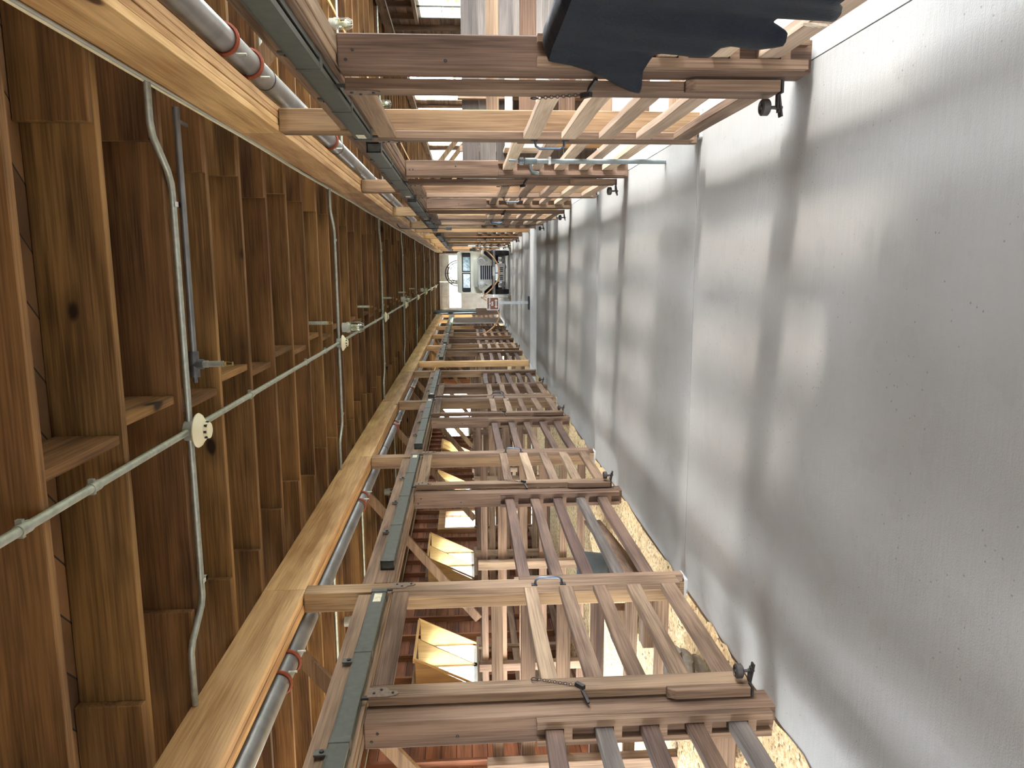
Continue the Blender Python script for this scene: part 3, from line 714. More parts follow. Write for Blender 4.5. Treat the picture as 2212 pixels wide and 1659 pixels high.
# paired cables along the right beam
for nm, zz, xx, lab in (('cable', HT-.009, XR-.009, 'upper pale cable clipped along the top of the right beam'), ('cable', HT-.028, XR-.008, 'lower grey cable clipped along the top of the right beam')):
    mb = MB(); mb.tube([(xx-.004*math.sin(q*.9), YN+.2+q*.6, zz+.003*math.sin(q*1.7+zz*50)) for q in range(66)], .0075, 7)
    tag(obj(nm, mb, plain('cable_'+lab[:5], (.78, .68, .45) if 'pale' in lab else (.42, .43, .40), .5, 0, .1, 10), None, True), lab, 'cable', 'cables on the right beam')

def jar_lamp(x, y, z, lab, n=1):
    t = thing('jar_lamp', lab, 'lamp', (x, y, z), 'glass jar lamps')
    mb = MB(); mb.lathe([(.055, .0), (.055, -.05), (.062, -.052), (.062, -.075), (.05, -.078), (.05, -.095)], (x, y, z), (0, 0, 1), 20); obj('lamp_base', mb, plain('lamp_grey', (.55, .56, .50), .45, .3, .1, 20), t, True)
    mb = MB(); mb.lathe([(.047, -.095), (.052, -.12), (.052, -.19), (.042, -.22), (.02, -.235), (.001, -.237)], (x, y, z), (0, 0, 1), 20); obj('glass_jar', mb, glass_mat('jar_glass', (.86, .90, .84), .22), t, True)
    mb = MB(); mb.lathe([(.018, -.095), (.018, -.12), (.030, -.14), (.030, -.17), (.015, -.19), (.001, -.192)], (x, y, z), (0, 0, 1), 14); obj('bulb', mb, CREAM(), t, True)
    mb = MB()
    for k in range(3):
        a = k*math.pi/3; r = .060
        mb.tube([(x+r*math.cos(a), y+r*math.sin(a), z-.075), (x+r*math.cos(a), y+r*math.sin(a), z-.20), (x+.7*r*math.cos(a), y+.7*r*math.sin(a), z-.243), (x, y, z-.25),
                 (x-.7*r*math.cos(a), y-.7*r*math.sin(a), z-.243), (x-r*math.cos(a), y-r*math.sin(a), z-.20), (x-r*math.cos(a), y-r*math.sin(a), z-.075)], .003, 5)
    obj('guard', mb, GALV(), t, True)
for (x, y, z, l_) in ((-.66, 8.562, HT, 'glass jar lamp with wire guard over the aisle, beside the second smoke detector'),
                      (-.66, 16.492, HT, 'glass jar lamp with wire guard over the aisle, second from the camera'), (-.66, 23.812, HT, 'glass jar lamp with wire guard over the aisle, farthest of three'),
                      (-3.95, 7.905, HT, 'glass jar lamp over the left stalls, nearest one'), (-3.75, 12.175, HT, 'glass jar lamp over the left stalls, second one'), (-3.7, 15.835, HT, 'glass jar lamp over the left stalls, third one'),
                      (2.62, 8.515, HT, 'glass jar lamp over the right stalls at the picture edge'), (2.7, 12.785, HT, 'glass jar lamp over the right stalls, second one')):
    jar_lamp(x, y, z, l_)
for i, y in enumerate((4.02, 7.05, 10.11, 13.15, 16.21, 19.26)):
    yy = y; zz = HT+.045; top = zz if i == 0 else HT+.2
    t = thing('sprinkler_branch', ('grey sprinkler pipe along a joist with a small drop head, nearest the camera' if i == 0 else 'small sprinkler drop head between joists, %s from the camera' % ordn(i)), 'sprinkler', (0, yy, zz), 'sprinkler branches in the ceiling')
    mb = MB(); mb.tube([(XR-.02, yy, top), (-.44, yy, top)], .018, 12); obj('branch_pipe', mb, GREYPIPE(), t, True)
    mb = MB(); yj_ = 2.44+.61*round((yy-2.44)/.61)+.022; yj_ = yj_+.61 if yj_ < yy-.3 else yj_; mb.box(.76, .78, min(yy, yj_), max(yy, yj_), top+.014, top+.02); obj('hanger', mb, GREYPIPE(), t)
    mb = MB(); mb.tube([(-.43, yy, top), (-.57, yy, top)], .027, 12); mb.tube([(-.50, yy, top+.01), (-.50, yy, top-.05)], .027, 12); mb.tube([(-.57, yy, top), (-.60, yy, top)], .013, 8); obj('tee_fitting', mb, plain('fitting_grey', (.13, .135, .14), .5, .5, .3, 20), t, True)
    mb = MB(); mb.tube([(-.50, yy, top-.05), (-.50, yy, zz-.075)], .019 if i == 0 else .0165, 12); mb.tube([(-.50, yy, zz-.075), (-.50, yy, zz-.155)], .0165, 12); obj('drop_nipple', mb, GALV(), t, True)
    mb = MB(); mb.tube([(-.50, yy, zz-.155), (-.50, yy, zz-.165)], .012, 8); mb.tube([(-.512, yy, zz-.165), (-.506, yy, zz-.20), (-.494, yy, zz-.20), (-.488, yy, zz-.165)], .002, 5); mb.lathe([(.012, 0), (.012, .002)], (-.5, yy, zz-.204), (0, 0, 1), 10)
    obj('sprinkler_head', mb, plain('brass', (.45, .32, .12), .4, .6, .1, 20), t, True)
for side, xs, w_ in (('left', -4.45, WXL), ('right', 2.83, WXR)):
    mb = MB(); mb.box(xs-.022, xs+.022, YN+.1, YE-.1, HT-.020, HT-.001)
    tag(obj('runner_strip', mb, W('pale', 'y')), 'thin pale wooden strip nailed under the joists over the %s stalls' % side, 'strip')
    mb = MB()
    t = thing('wall_conduit', 'thin pale conduit along the top of the outer %s wall' % side, 'conduit', (w_, 10, 2.79))
    s = 1 if side == 'left' else -1
    mb.tube([(w_+s*.125, YN+.3, 2.775), (w_+s*.125, YE-.4, 2.775)], .011, 8); obj('conduit_pipe', mb, GALV(), t, True)
# slim cross conduits over the left stalls
for i, y in enumerate((4.3, 7.3, 9.4, 13.9)):
    mb = MB(); mb.tube([(XL-.45, y, CZ), (WXL+.15, y, CZ)], .0165, 8)
    tag(obj('electrical_conduit', mb, GALV(), None, True), 'pale conduit crossing under the joists of the left stalls, %s from the camera' % ordn(i), 'conduit', 'conduits over the left stalls')
for i, y in enumerate((5.5, 8.9, 13.2)):
    mb = MB(); mb.tube([(XR+.45, y, CZ), (WXR-.15, y, CZ)], .0165, 8)
    tag(obj('electrical_conduit', mb, GALV(), None, True), 'pale conduit crossing under the joists of the right stalls, %s from the camera' % ordn(i), 'conduit', 'conduits over the right stalls')
# pendant control on a cord
t = thing('pendant_switch', 'dark grey control box hanging on a thin cord beside the right beam', 'switch', (XR-.10, 14.0, 1.72))
mb = MB(); mb.tube([(XR-.02, 13.9, HB+.1), (XR-.09, 13.93, HB+.05), (XR-.10, 14.0, HB-.02), (XR-.10, 14.0, 1.90)], .008, 7); obj('cord', mb, BLACK(), t, True)
mb = MB(); mb.box(XR-.13, XR-.07, 13.97, 14.03, 1.76, 1.86); mb.bevel(.008); mb.lathe([(.012, 0), (.02, -.03)], (XR-.10, 14, 1.90), (0, 0, 1), 10); obj('switch_box', mb, plain('switch_grey', (.08, .085, .09), .5, 0, .1, 20), t)

# ------------------------------------------------------------------ hide over the right fence
out = [(3.118, 1.178), (3.152, 1.086), (3.20, .999), (3.33, .867), (3.455, .728), (3.348, .742), (3.19, .775), (3.05, .763), (2.987, .716), (3.01, .648), (2.967, .569), (2.862, .56), (2.832, .525), (2.874, .425), (2.836, .376),
       (2.80, .338), (2.723, .363), (2.66, .446), (2.60, .453), (2.567, .374), (2.555, .327), (2.553, .277), (2.48, .291), (2.404, .326), (2.333, .373), (2.2, .36), (2.05, .42), (1.9, .38), (1.72, .5), (1.6, .66), (1.55, .85), (1.62, 1.05), (1.66, 1.178)]
def inside(y, z):
    c = False; n = len(out)
    for i in range(n):
        (y1, z1), (y2, z2) = out[i], out[(i+1) % n]
        if (z1 > z) != (z2 > z) and y < (y2-y1)*(z-z1)/(z2-z1)+y1: c = not c
    return c
mbh = MB(); bm = mbh.bm
def hx(y, z):
    fold = .016*math.sin(y*11+z*2.2)*min(1, (1.2-z)*2.2) + .008*math.sin(y*27+z*5)*(1.2-z)
    flare = .02 + .03*max(0, (1.18-z))
    nearpost = .03*max(0, min(1, (y-3.02)/.2))
    return XR+.022 - flare - fold - nearpost
dy = .022; N0 = 96
vs = {}
def V(i, j):
    if (i, j) not in vs:
        y, z = 1.50+i*dy, .24+j*dy
        vs[(i, j)] = bm.verts.new((hx(y, z), y, z))
    return vs[(i, j)]
for i in range(92):
    for j in range(43):
        if inside(1.50+(i+.5)*dy, .24+(j+.5)*dy): bm.faces.new((V(i, j), V(i+1, j), V(i+1, j+1), V(i, j+1)))
# snap rim vertices to the traced outline so the edge is clean
rim = set(v for e in bm.edges if len(e.link_faces) == 1 for v in e.verts)
for v in rim:
    best = None
    for a, b in zip(out, out[1:]+out[:1]):
        ab = Vector((b[0]-a[0], b[1]-a[1])); ap = Vector((v.co.y-a[0], v.co.z-a[1]))
        tt = max(0, min(1, ap.dot(ab)/max(ab.length_squared, 1e-9))); q = Vector(a)+ab*tt; dd_ = (q-Vector((v.co.y, v.co.z))).length
        if best is None or dd_ < best[0]: best = (dd_, q)
    if best[0] < .04: v.co.y, v.co.z = best[1].x, best[1].y; v.co.x = hx(v.co.y, v.co.z)
# fold over the top rail and down behind
top = sorted([v for v in rim if v.co.z > 1.165], key=lambda v: v.co.y)
prof = [(.035, 1.196), (.065, 1.202), (.105, 1.197), (.125, 1.17), (.132, 1.05), (.14, .92), (.15, .80)]
prev = top
for k, (dx, zz) in enumerate(prof):
    cur = [bm.verts.new((XR+dx+.006*math.sin(v.co.y*14+k), v.co.y+.01*math.sin(k), zz+.012*math.sin(v.co.y*9)*(k > 3))) for v in top]
    for a in range(len(top)-1): bm.faces.new((prev[a], prev[a+1], cur[a+1], cur[a]))
    prev = cur
m_, nt, b_ = newmat('dark_hair_hide'); L_ = nt.links
tc = nd(nt, 'ShaderNodeTexCoord'); mp = nd(nt, 'ShaderNodeMapping'); mp.inputs['Scale'].default_value = (1, 1.0, .35); L_.new(tc.outputs['Object'], mp.inputs[0])
n1 = nd(nt, 'ShaderNodeTexNoise'); n1.inputs['Scale'].default_value = 220; n1.inputs['Detail'].default_value = 3; L_.new(mp.outputs[0], n1.inputs[0])
n2 = nd(nt, 'ShaderNodeTexNoise'); n2.inputs['Scale'].default_value = 7; n2.inputs['Detail'].default_value = 4; L_.new(tc.outputs['Object'], n2.inputs[0])
L_.new(ramp(nt, n2.outputs[0], [(.35, (.003, .006, .012)), (.6, (.006, .009, .016)), (.8, (.014, .013, .017))]), b_.inputs['Base Color'])
b_.inputs['Roughness'].default_value = .5; b_.inputs['Sheen Weight'].default_value = 0; b_.inputs['Sheen Tint'].default_value = (.45, .6, .9, 1); b_.inputs['Specular IOR Level'].default_value = .15
bp = nd(nt, 'ShaderNodeBump'); bp.inputs['Strength'].default_value = .55; bp.inputs['Distance'].default_value = .006; L_.new(n1.outputs[0], bp.inputs['Height'])
bp2 = nd(nt, 'ShaderNodeBump'); bp2.inputs['Strength'].default_value = .5; bp2.inputs['Distance'].default_value = .03; L_.new(n2.outputs[0], bp2.inputs['Height']); L_.new(bp2.outputs[0], bp.inputs['Normal']); L_.new(bp.outputs[0], b_.inputs['Normal'])
hide = obj('cow_hide', mbh, m_, None, True)
so = hide.modifiers.new('thickness', 'SOLIDIFY'); so.thickness = .006; so.offset = 0
tag(hide, 'black hairy cow hide draped over the near right stall front', 'hide')
mb = MB()
for k in range(46):
    a = random.uniform(-.5, .5); yy = 2.62+random.uniform(-.035, .03); zz = .335+random.uniform(-.02, .02)
    x0 = hx(yy, zz)-.006; mb.tube([(x0, yy, zz), (x0-.006, yy+.02*a, zz-.03-.02*random.random())], .0009, 3)
obj('pale_tuft', mb, plain('tuft', (.55, .45, .33), .8, 0, .2, 50), hide)

# ------------------------------------------------------------------ yard hydrant
hx_, hy = .795, 5.66
t = thing('yard_hydrant', 'grey standpipe with lever handle and bent spout in front of the right stall rails', 'hydrant', (hx_, hy, 0))
mb = MB(); mb.tube([(hx_, hy, -.01), (hx_, hy, 1.0)], .0175, 14); obj('standpipe', mb, plain('hydrant_grey', (.17, .19, .185), .5, .35, .15, 20), t, True)
mb = MB(); mb.lathe([(.022, .98), (.024, .985), (.024, 1.07), (.019, 1.075), (.019, 1.11), (.012, 1.12)], (hx_, hy, 0), (0, 0, 1), 14); obj('valve_head', mb, plain('hydrant_head', (.13, .15, .145), .5, .4, .2, 20), t, True)
mb = MB(); mb.bar((hx_, hy, 1.085), (hx_+.008, hy+.02, 1.19), .018, .010); mb.box(hx_-.026, hx_+.026, hy-.016, hy+.022, 1.08, 1.112); mb.bevel(.002); obj('lever', mb, plain('lever_grey', (.20, .22, .24), .45, .5, .3, 30), t)
mb = MB(); mb.tube([(hx_-.018, hy, 1.03), (hx_-.055, hy-.012, 1.03), (hx_-.078, hy-.016, 1.018), (hx_-.088, hy-.018, .985), (hx_-.09, hy-.018, .965)], .013, 10); obj('spout', mb, plain('hydrant_head', (.3, .3, .3)), t, True)
mb = MB(); mb.box(hx_-.024, hx_+.03, hy-.022, hy+.022, .875, .893); obj('strap', mb, plain('bright_strap', (.75, .75, .72)), t)

# ------------------------------------------------------------------ emergency exit sign on a post
sxp, syp = -.80, 17.55
t = thing('exit_sign', 'brown and white Emergency Exit sign on a white post with flat black base', 'sign', (sxp, syp, 0))
mb = MB(); mb.box(sxp-.165, sxp+.155, syp-.16, syp+.14, .004, .03); mb.bevel(.006); obj('base_plate', mb, plain('black_steel', (.03, .035, .045), .5, .3, .2, 10), t)
mb = MB(); mb.box(sxp-.032, sxp+.032, syp+.005, syp+.012, .03, .96); mb.box(sxp-.032, sxp-.022, syp-.02, syp+.005, .03, .96); mb.box(sxp+.022, sxp+.032, syp-.02, syp+.005, .03, .96); mb.box(sxp-.032, sxp+.032, syp-.022, syp-.018, .03, .96)
obj('sign_post', mb, plain('post_white', (.62, .65, .68), .5, .1, .05, 8), t)
def rrect(cx, cz, w, h, r, n=5):
    P_ = []
    for (sx1, sz1, a0) in ((1, 1, 0), (-1, 1, 90), (-1, -1, 180), (1, -1, 270)):
        for k in range(n+1):
            a = math.radians(a0+90*k/n); P_.append((cx+sx1*(w/2-r)+r*math.cos(a), cz+sz1*(h/2-r)+r*math.sin(a)))
    return P_
scz = .873; scx = -.818; SW, SH = .312, .292
mb = MB(); mb.prism(rrect(scx, scz, SW, SH, .03), 'y', syp-.029, syp-.024); sp_o = obj('sign_panel', mb, WHITE(), t)
mb = MB(); mb.prism(rrect(scx, scz, SW-.034, SH-.034, .02), 'y', syp-.031, syp-.029); obj('brown_field', mb, plain('sign_brown', (.24, .085, .035), .5, 0, .05, 5), sp_o)
ar = MB(); az = scz-.078; w_, hw = .105, .022
ar.prism([(scx-w_, az), (scx-w_+.04, az+.038), (scx-w_+.04, az+.014), (scx+w_-.04, az+.014), (scx+w_-.04, az+.038), (scx+w_, az), (scx+w_-.04, az-.038), (scx+w_-.04, az-.014), (scx-w_+.04, az-.014), (scx-w_+.04, az-.038)], 'y', syp-.033, syp-.031)
obj('double_arrow', ar, WHITE(), sp_o)
def text(body, size, x, y, z, mat, parent, name='lettering', rot=0):
    cu = bpy.data.curves.new(name, 'FONT'); cu.body = body; cu.size = size; cu.align_x = 'CENTER'; cu.align_y = 'CENTER'; cu.extrude = .001; cu.offset = .0022
    tmp = bpy.data.objects.new('tmp', cu); COL.objects.link(tmp)
    dg = bpy.context.evaluated_depsgraph_get(); me = bpy.data.meshes.new_from_object(tmp.evaluated_get(dg)); bpy.data.objects.remove(tmp)
    me.transform(Matrix.Translation((x, y, z)) @ Matrix.Rotation(math.radians(90), 4, 'X'))
    me.name = name; me.materials.clear(); me.materials.append(mat)
    o = bpy.data.objects.new(name, me); COL.objects.link(o); o.parent = parent
    return o
o = text('Emergency', .060, scx, syp-.0325, scz+.078, WHITE(), sp_o)
o = text('Exit', .066, scx, syp-.0325, scz+.012, WHITE(), sp_o)
mb = MB()
for zz in (scz+.128, scz-.128): mb.lathe([(.006, 0), (.005, -.003)], (scx, syp-.031, zz), (0, 1, 0), 8)
obj('screw', mb, IRON(), sp_o)

# ------------------------------------------------------------------ rope barrier
ST = [(-.935, 24.5, 'left'), (.71, 24.5, 'right')]
for (x, y, l_) in ST:
    t = thing('stanchion', 'chrome rope stanchion with conical base, %s of the two by the truck' % l_, 'stanchion', (x, y, 0), 'rope stanchions')
    mb = MB(); mb.lathe([(.16, 0), (.16, .012), (.11, .04), (.05, .075), (.022, .10)], (x, y, .0), (0, 0, 1), 24); obj('base', mb, plain('chrome', (.55, .53, .48), .22, .9, .05, 5), t, True)
    mb = MB(); mb.tube([(x, y, .09), (x, y, .93)], .019, 14); obj('pole', mb, plain('chrome', (.5, .5, .5)), t, True)
    mb = MB(); mb.lathe([(.032, .90), (.032, .96), (.038, .965), (.038, .985), (.01, 1.0)], (x, y, 0), (0, 0, 1), 16); obj('cap', mb, plain('chrome', (.5, .5, .5)), t, True)
def sag(p, q, d, n=22):
    p, q = Vector(p), Vector(q); return [p.lerp(q, k/n)-Vector((0, 0, d*4*(k/n)*(1-k/n))) for k in range(n+1)]
rm = plain('manila_rope', (.50, .27, .13), .8, 0, .35, 60)
for (p, q, d, l_) in (((-.90, 24.49, .93), (.675, 24.49, .93), .55, 'long tan rope sagging in front of the truck between the stanchions'),
                      ((XL+.02, 24.3, .97), (-.97, 24.49, .93), .54, 'tan rope sagging from the left stall front to the left stanchion'),):
    mb = MB(); mb.tube(sag(p, q, d), .021, 8); tag(obj('barrier_rope', mb, rm, None, True), l_, 'rope', 'barrier ropes')

# ------------------------------------------------------------------ truck
TX, TY = -.125, 25.3
body = plain('cream_truck_paint', (.74, .73, .62), .35, 0, .04, 2)
dk = plain('black_void', (.008, .010, .013), .6, 0, .1, 5)  # dark parts; also stands in for shade inside slots and wheel wells
ch = plain('bumper_silver', (.50, .52, .54), .3, .8, .12, 6)
t = thing('off_road_truck', 'cream vintage off-road truck with round headlights parked behind the rope', 'truck', (TX, TY+2, 0))
def sym(x): return (TX-x, TX+x)
# rear body and cab as side-profile prisms
mb = MB(); mb.prism([(TY+1.25, .45), (TY+1.25, 1.27), (TY+1.38, 1.62), (TY+1.42, 1.68), (TY+3.7, 1.68), (TY+3.78, .55), (TY+3.3, .5), (TY+3.2, .85), (TY+2.5, .85), (TY+2.4, .45)], 'x', TX-.735, TX-.70)
mb.prism([(TY+1.25, .45), (TY+1.25, 1.27), (TY+1.38, 1.62), (TY+1.42, 1.68), (TY+3.7, 1.68), (TY+3.78, .55), (TY+3.3, .5), (TY+3.2, .85), (TY+2.5, .85), (TY+2.4, .45)], 'x', TX+.70, TX+.735)
mb.box(TX-.70, TX+.70, TY+3.70, TY+3.76, .5, 1.15)
mb.box(TX-.70, TX-.5, TY+3.70, TY+3.74, 1.15, 1.68); mb.box(TX+.5, TX+.70, TY+3.70, TY+3.74, 1.15, 1.68); mb.box(TX-.70, TX+.70, TY+1.3, TY+3.7, .45, .50)
obj('cab_body', mb, body, t)
mb = MB(); mb.prism(rrect(TX, 1.70, 1.47, .20, .09, 6), 'y', TY+1.30, TY+3.82); mb.bevel(.012, 2); obj('roof', mb, body, t, True)
# cowl and windshield frame
mb = MB(); fy0, fy1 = TY+1.27, TY+1.33
mb.box(TX-.735, TX+.735, fy0, fy1, 1.20, 1.315); mb.box(TX-.735, TX+.735, fy0+.05, fy1+.05, 1.615, 1.68); mb.box(TX-.745, TX-.70, fy0, fy1+.05, 1.2, 1.68); mb.box(TX+.70, TX+.745, fy0, fy1+.05, 1.2, 1.68)
obj('windshield_frame', mb, body, t)
mb = MB(); mb.prism(rrect(TX, 1.465, 1.40, .315, .06, 5), 'y', fy0+.012, fy0+.02); ws = obj('windshield_rubber', mb, BLACK(), t)  # rubber surround; its wide black ends stand in for dark glass
for s in (-1, 1):
    mb = MB(); mb.box(TX+s*.30-.245, TX+s*.30+.245, fy0+.004, fy0+.010, 1.34, 1.585); obj('windshield_glass', mb, plain('painted_sky_glass', (.30, .42, .47), .12, .0, .45, 9, .5), ws)  # opaque pane; the sky reflection is painted in as pale blue-grey
    mb = MB(); mb.tube([(TX+s*.15, fy0-.005, 1.315), (TX+s*.32, fy0-.008, 1.50)], .006, 6); obj('wiper', mb, IRON(), ws)
mb = MB(); mb.box(TX-.012, TX+.012, fy0-.002, fy0+.012, 1.31, 1.62); obj('centre_bar', mb, body, ws)
# hood with slope and rounded front
mb = MB(); mb.prism([(TY+.02, .92), (TY+.02, 1.03), (TY+.05, 1.075), (TY+.14, 1.10), (TY+1.27, 1.225), (TY+1.27, .92)], 'x', TX-.50, TX+.50); mb.bevel(.02, 2); obj('hood', mb, body, t, True)
mb = MB(); mb.prism([(TX-.735, .93), (TX+.735, .93), (TX+.735, 1.22), (TX-.735, 1.22)], 'y', TY+1.15, TY+1.27); obj('cowl', mb, body, t)
# front panel: around grille and headlights
mb = MB()
fp = [(-.33, .56), (-.60, .89), (-.62, .99), (-.52, 1.055), (.52, 1.055), (.62, .99), (.60, .89), (.33, .56)]
mb.prism([(TX+a, b) for a, b in fp], 'y', TY+.0, TY+.05); g = obj('front_panel', mb, plain('grille_grey', (.62, .62, .56), .4, .2, .15, 8), t)
for k in range(6):
    z = .992-.072*k; mb = MB(); mb.box(TX-.235, TX+.235, TY-.006, TY+.001, z-.052, z); obj('grille_slot', mb, dk, g)
for k in range(7):
    z = 1.008-.072*k; mb = MB(); mb.box(TX-.24, TX+.24, TY-.02, TY-.0, z-.014, z); obj('grille_bar', mb, ch, g)
for s in (-1, 1):
    c_ = (TX+s*.375, TY, .955)
    mb = MB(); mb.lathe([(.125, 0), (.128, -.02), (.118, -.035), (.100, -.035), (.100, -.02)], c_, (0, 1, 0), 28); hr = obj('headlight_rim', mb, ch, t, True)
    mb = MB(); mb.lathe([(.10, -.015), (.09, -.028), (.05, -.038), (.001, -.042)], c_, (0, 1, 0), 24); obj('headlight_lens', mb, plain('lens', (.75, .78, .78), .25, 0, .15, 20, .6), hr, True)
    mb = MB(); mb.lathe([(.035, 0), (.035, -.02), (.02, -.03)], (TX+s*.41, TY, .785), (0, 1, 0), 16); obj('marker_light', mb, ch, t, True)
    # fender: flat top shelf, front lip, slanted inner apron
    mb = MB(); a, b = sorted((TX+s*.50, TX+s*.76)); mb.box(a, b, TY-.02, TY+1.2, .905, .935); mb.box(a, b, TY-.025, TY+.0, .87, .935)
    a, b = sorted((TX+s*.735, TX+s*.76)); mb.box(a, b, TY-.02, TY+1.0, .80, .91)
    mb.prism([(TX+s*.66, .905), (TX+s*.60, .905), (TX+s*.32, .585), (TX+s*.38, .565)], 'y', TY-.03, TY+.0)
    obj('fender', mb, body, t)
    mb = MB(); a, b = sorted((TX+s*.34, TX+s*.735)); mb.box(a, b, TY+.75, TY+.80, .35, .905); a, b = sorted((TX+s*.32, TX+s*.36)); mb.box(a, b, TY+.05, TY+.8, .35, .9); obj('wheel_well', mb, dk, t)
    for yy in (TY+.40, TY+2.85):
        xa = TX+s*.66
        mb = MB(); n = 40; R0 = .365
        prof = [(-.085, .20), (-.092, .30), (-.075, .352), (0, R0), (.075, .352), (.092, .30), (.085, .20)]
        mb.lathe([(r, h_) for h_, r in prof], (xa, yy, R0), (1, 0, 0), n); w = obj('tyre', mb, BLACK(), t, True)
        mb = MB()
        for k in range(30):
            a_ = 2*math.pi*k/30; c2 = Vector((xa, yy+math.sin(a_)*(R0-.002), R0+math.cos(a_)*(R0-.002)))
            M = Matrix.Translation(c2) @ Matrix.Rotation(-a_, 4, 'X'); mb.box(-.078, -.008, -.016, .016, -.004, .010, M); mb.box(.008, .078, -.016+.01, .026, -.004, .010, M)
        obj('tread', mb, plain('tread_rubber', (.035, .035, .037), .8, 0, .2, 30), w)
        mb = MB(); mb.lathe([(.20, .04), (.19, .05), (.17, .03), (.06, .02), (.05, .07), (.001, .07)] if s > 0 else [(.20, -.04), (.19, -.05), (.17, -.03), (.06, -.02), (.05, -.07), (.001, -.07)], (xa, yy, R0), (1, 0, 0), 24); obj('wheel_rim', mb, body, w, True)
mb = MB(); mb.tube([(TX-.74, TY-.16, .545), (TX+.74, TY-.16, .545)], .058, 18); bo = obj('bumper', mb, ch, t, True)
mb = MB(); mb.box(TX-.10, TX+.19, TY-.222, TY-.218, .50, .59); mb.bevel(.001); obj('bumper_plate', mb, WHITE(), bo)
for x in (-.33, .33):
    mb = MB(); mb.box(TX+x-.04, TX+x+.04, TY-.12, TY+3.4, .40, .50); obj('frame_rail', mb, dk, t)
mb = MB(); mb.prism([(TX-.30, .38), (TX+.30, .38), (TX+.30, .17), (TX-.30, .17)], 'y', TY+.02, TY+.05); sk = obj('skid_plate', mb, plain('skid_grey', (.5, .5, .5), .45, .4, .15, 8), t)
for k in range(6):
    mb = MB(); x = TX-.22+.06*k+(0 if k < 3 else .08); mb.box(x-.02, x+.015, TY+.012, TY+.021, .22, .33); obj('skid_slot', mb, dk, sk)
mb = MB(); mb.tube([(TX-.58, TY+.40, .20), (TX+.58, TY+.40, .20)], .045, 12); mb.tube([(TX-.52, TY+.25, .14), (TX+.52, TY+.25, .14)], .022, 10); mb.lathe([(.03, -.1), (.12, -.03), (.12, .05), (.03, .12)], (TX+.2, TY+.4, .2), (0, 1, 0), 16); obj('axle', mb, plain('axle_grey', (.45, .45, .45), .5, .3, .2, 10), t, True)
for s in (-1, 1):
    mb = MB(); mb.box(TX+s*.42-.03, TX+s*.42+.03, TY-.05, TY+.9, .27, .31); mb.tube([(TX+s*.42-.05, TY-.05, .33), (TX+s*.42+.05, TY-.05, .33)], .04, 10); mb.box(TX+s*.42-.05, TX+s*.42+.05, TY+.33, TY+.47, .15, .28); obj('leaf_spring', mb, plain('axle_grey', (.3, .3, .3)), t)
mb = MB(); mb.box(TX+.735, TX+.85, TY+1.4, TY+1.42, 1.12, 1.34); mb.tube([(TX+.74, TY+1.4, 1.25), (TX+.80, TY+1.4, 1.25)], .01, 6); obj('side_mirror', mb, dk, t)

# big spoked wire ring standing behind the truck against the far windows
t = thing('wire_ring_stand', 'large dark spoked wire ring on a stand behind the truck', 'ring stand', (-.19, 33, 0))
mb = MB(); c_ = (-.19, 33, 1.82); mb.torus(c_, .56, .026, 'y', 36, 6); mb.torus(c_, .47, .022, 'y', 36, 6); mb.torus((c_[0], 33.06, c_[2]), .38, .018, 'y', 30, 6); obj('ring', mb, IRON(), t, True)
mb = MB()
for k in range(12):
    a = math.pi*k/6; mb.tube([(c_[0], 33.05, c_[2]), (c_[0]+.56*math.cos(a), 33, c_[2]+.56*math.sin(a))], .014, 5)
obj('spoke', mb, IRON(), t)
mb = MB(); mb.tube([(c_[0], 33.06, .02), (c_[0], 33.06, 1.85)], .02, 8); mb.lathe([(.3, 0), (.3, .02), (.03, .05)], (c_[0], 33.06, .0), (0, 0, 1), 20); obj('stand', mb, IRON(), t)

# far left clutter: downpipe over a brown box, barn door, pine boards
t = thing('black_downpipe', 'thick black pipe rising from a brown box at the far left of the aisle', 'pipe', (-1.88, 33, 0))
mb = MB(); mb.tube([(-1.86, 33, 1.05), (-1.90, 33, HT-.01)], .085, 18); obj('pipe', mb, plain('black_pipe', (.03, .04, .04), .35, .2, .2, 4), t, True)
mb = MB(); mb.box(-2.02, -1.74, 32.86, 33.12, 0, 1.05); mb.bevel(.006); obj('brown_box', mb, W('dark', 'z'), t)
t = thing('dark_barn_door', 'dark brown sliding barn door with white trim at the far left', 'barn door', (XL+.09, 30.1, .04))
mb = MB(); mb.box(XL+.072, XL+.11, 28.6, 31.8, .04, 2.02); obj('door_leaf', mb, W('dark', 'z', 2), t)
mb = MB(); mb.box(XL+.08, XL+.12, 28.56, 28.598, .04, 2.05); mb.box(XL+.112, XL+.125, 28.62, 31.8, 2.03, 2.10); obj('white_trim', mb, WHITE(), t)
mb = MB(); mb.box(XL+.07, XL+.09, 28.2, 32, 2.08, 2.16); mb.box(XL+.09, XL+.13, 28.75, 28.83, 1.95, 2.14); mb.box(XL+.09, XL+.13, 31.4, 31.48, 1.95, 2.14); obj('door_rail', mb, GALV(), t)
mb = MB(); mb.tube([(.72, 24.9, .02), (.76, 25.1, 1.15)], .012, 8); mb.tube([(.76, 25.1, 1.15), (.765, 25.12, 1.4)], .022, 8)
tag(obj('grey_tool', mb, GALV(), None, True), 'thin grey metal rod leaning beside the truck on the right', 'rod')

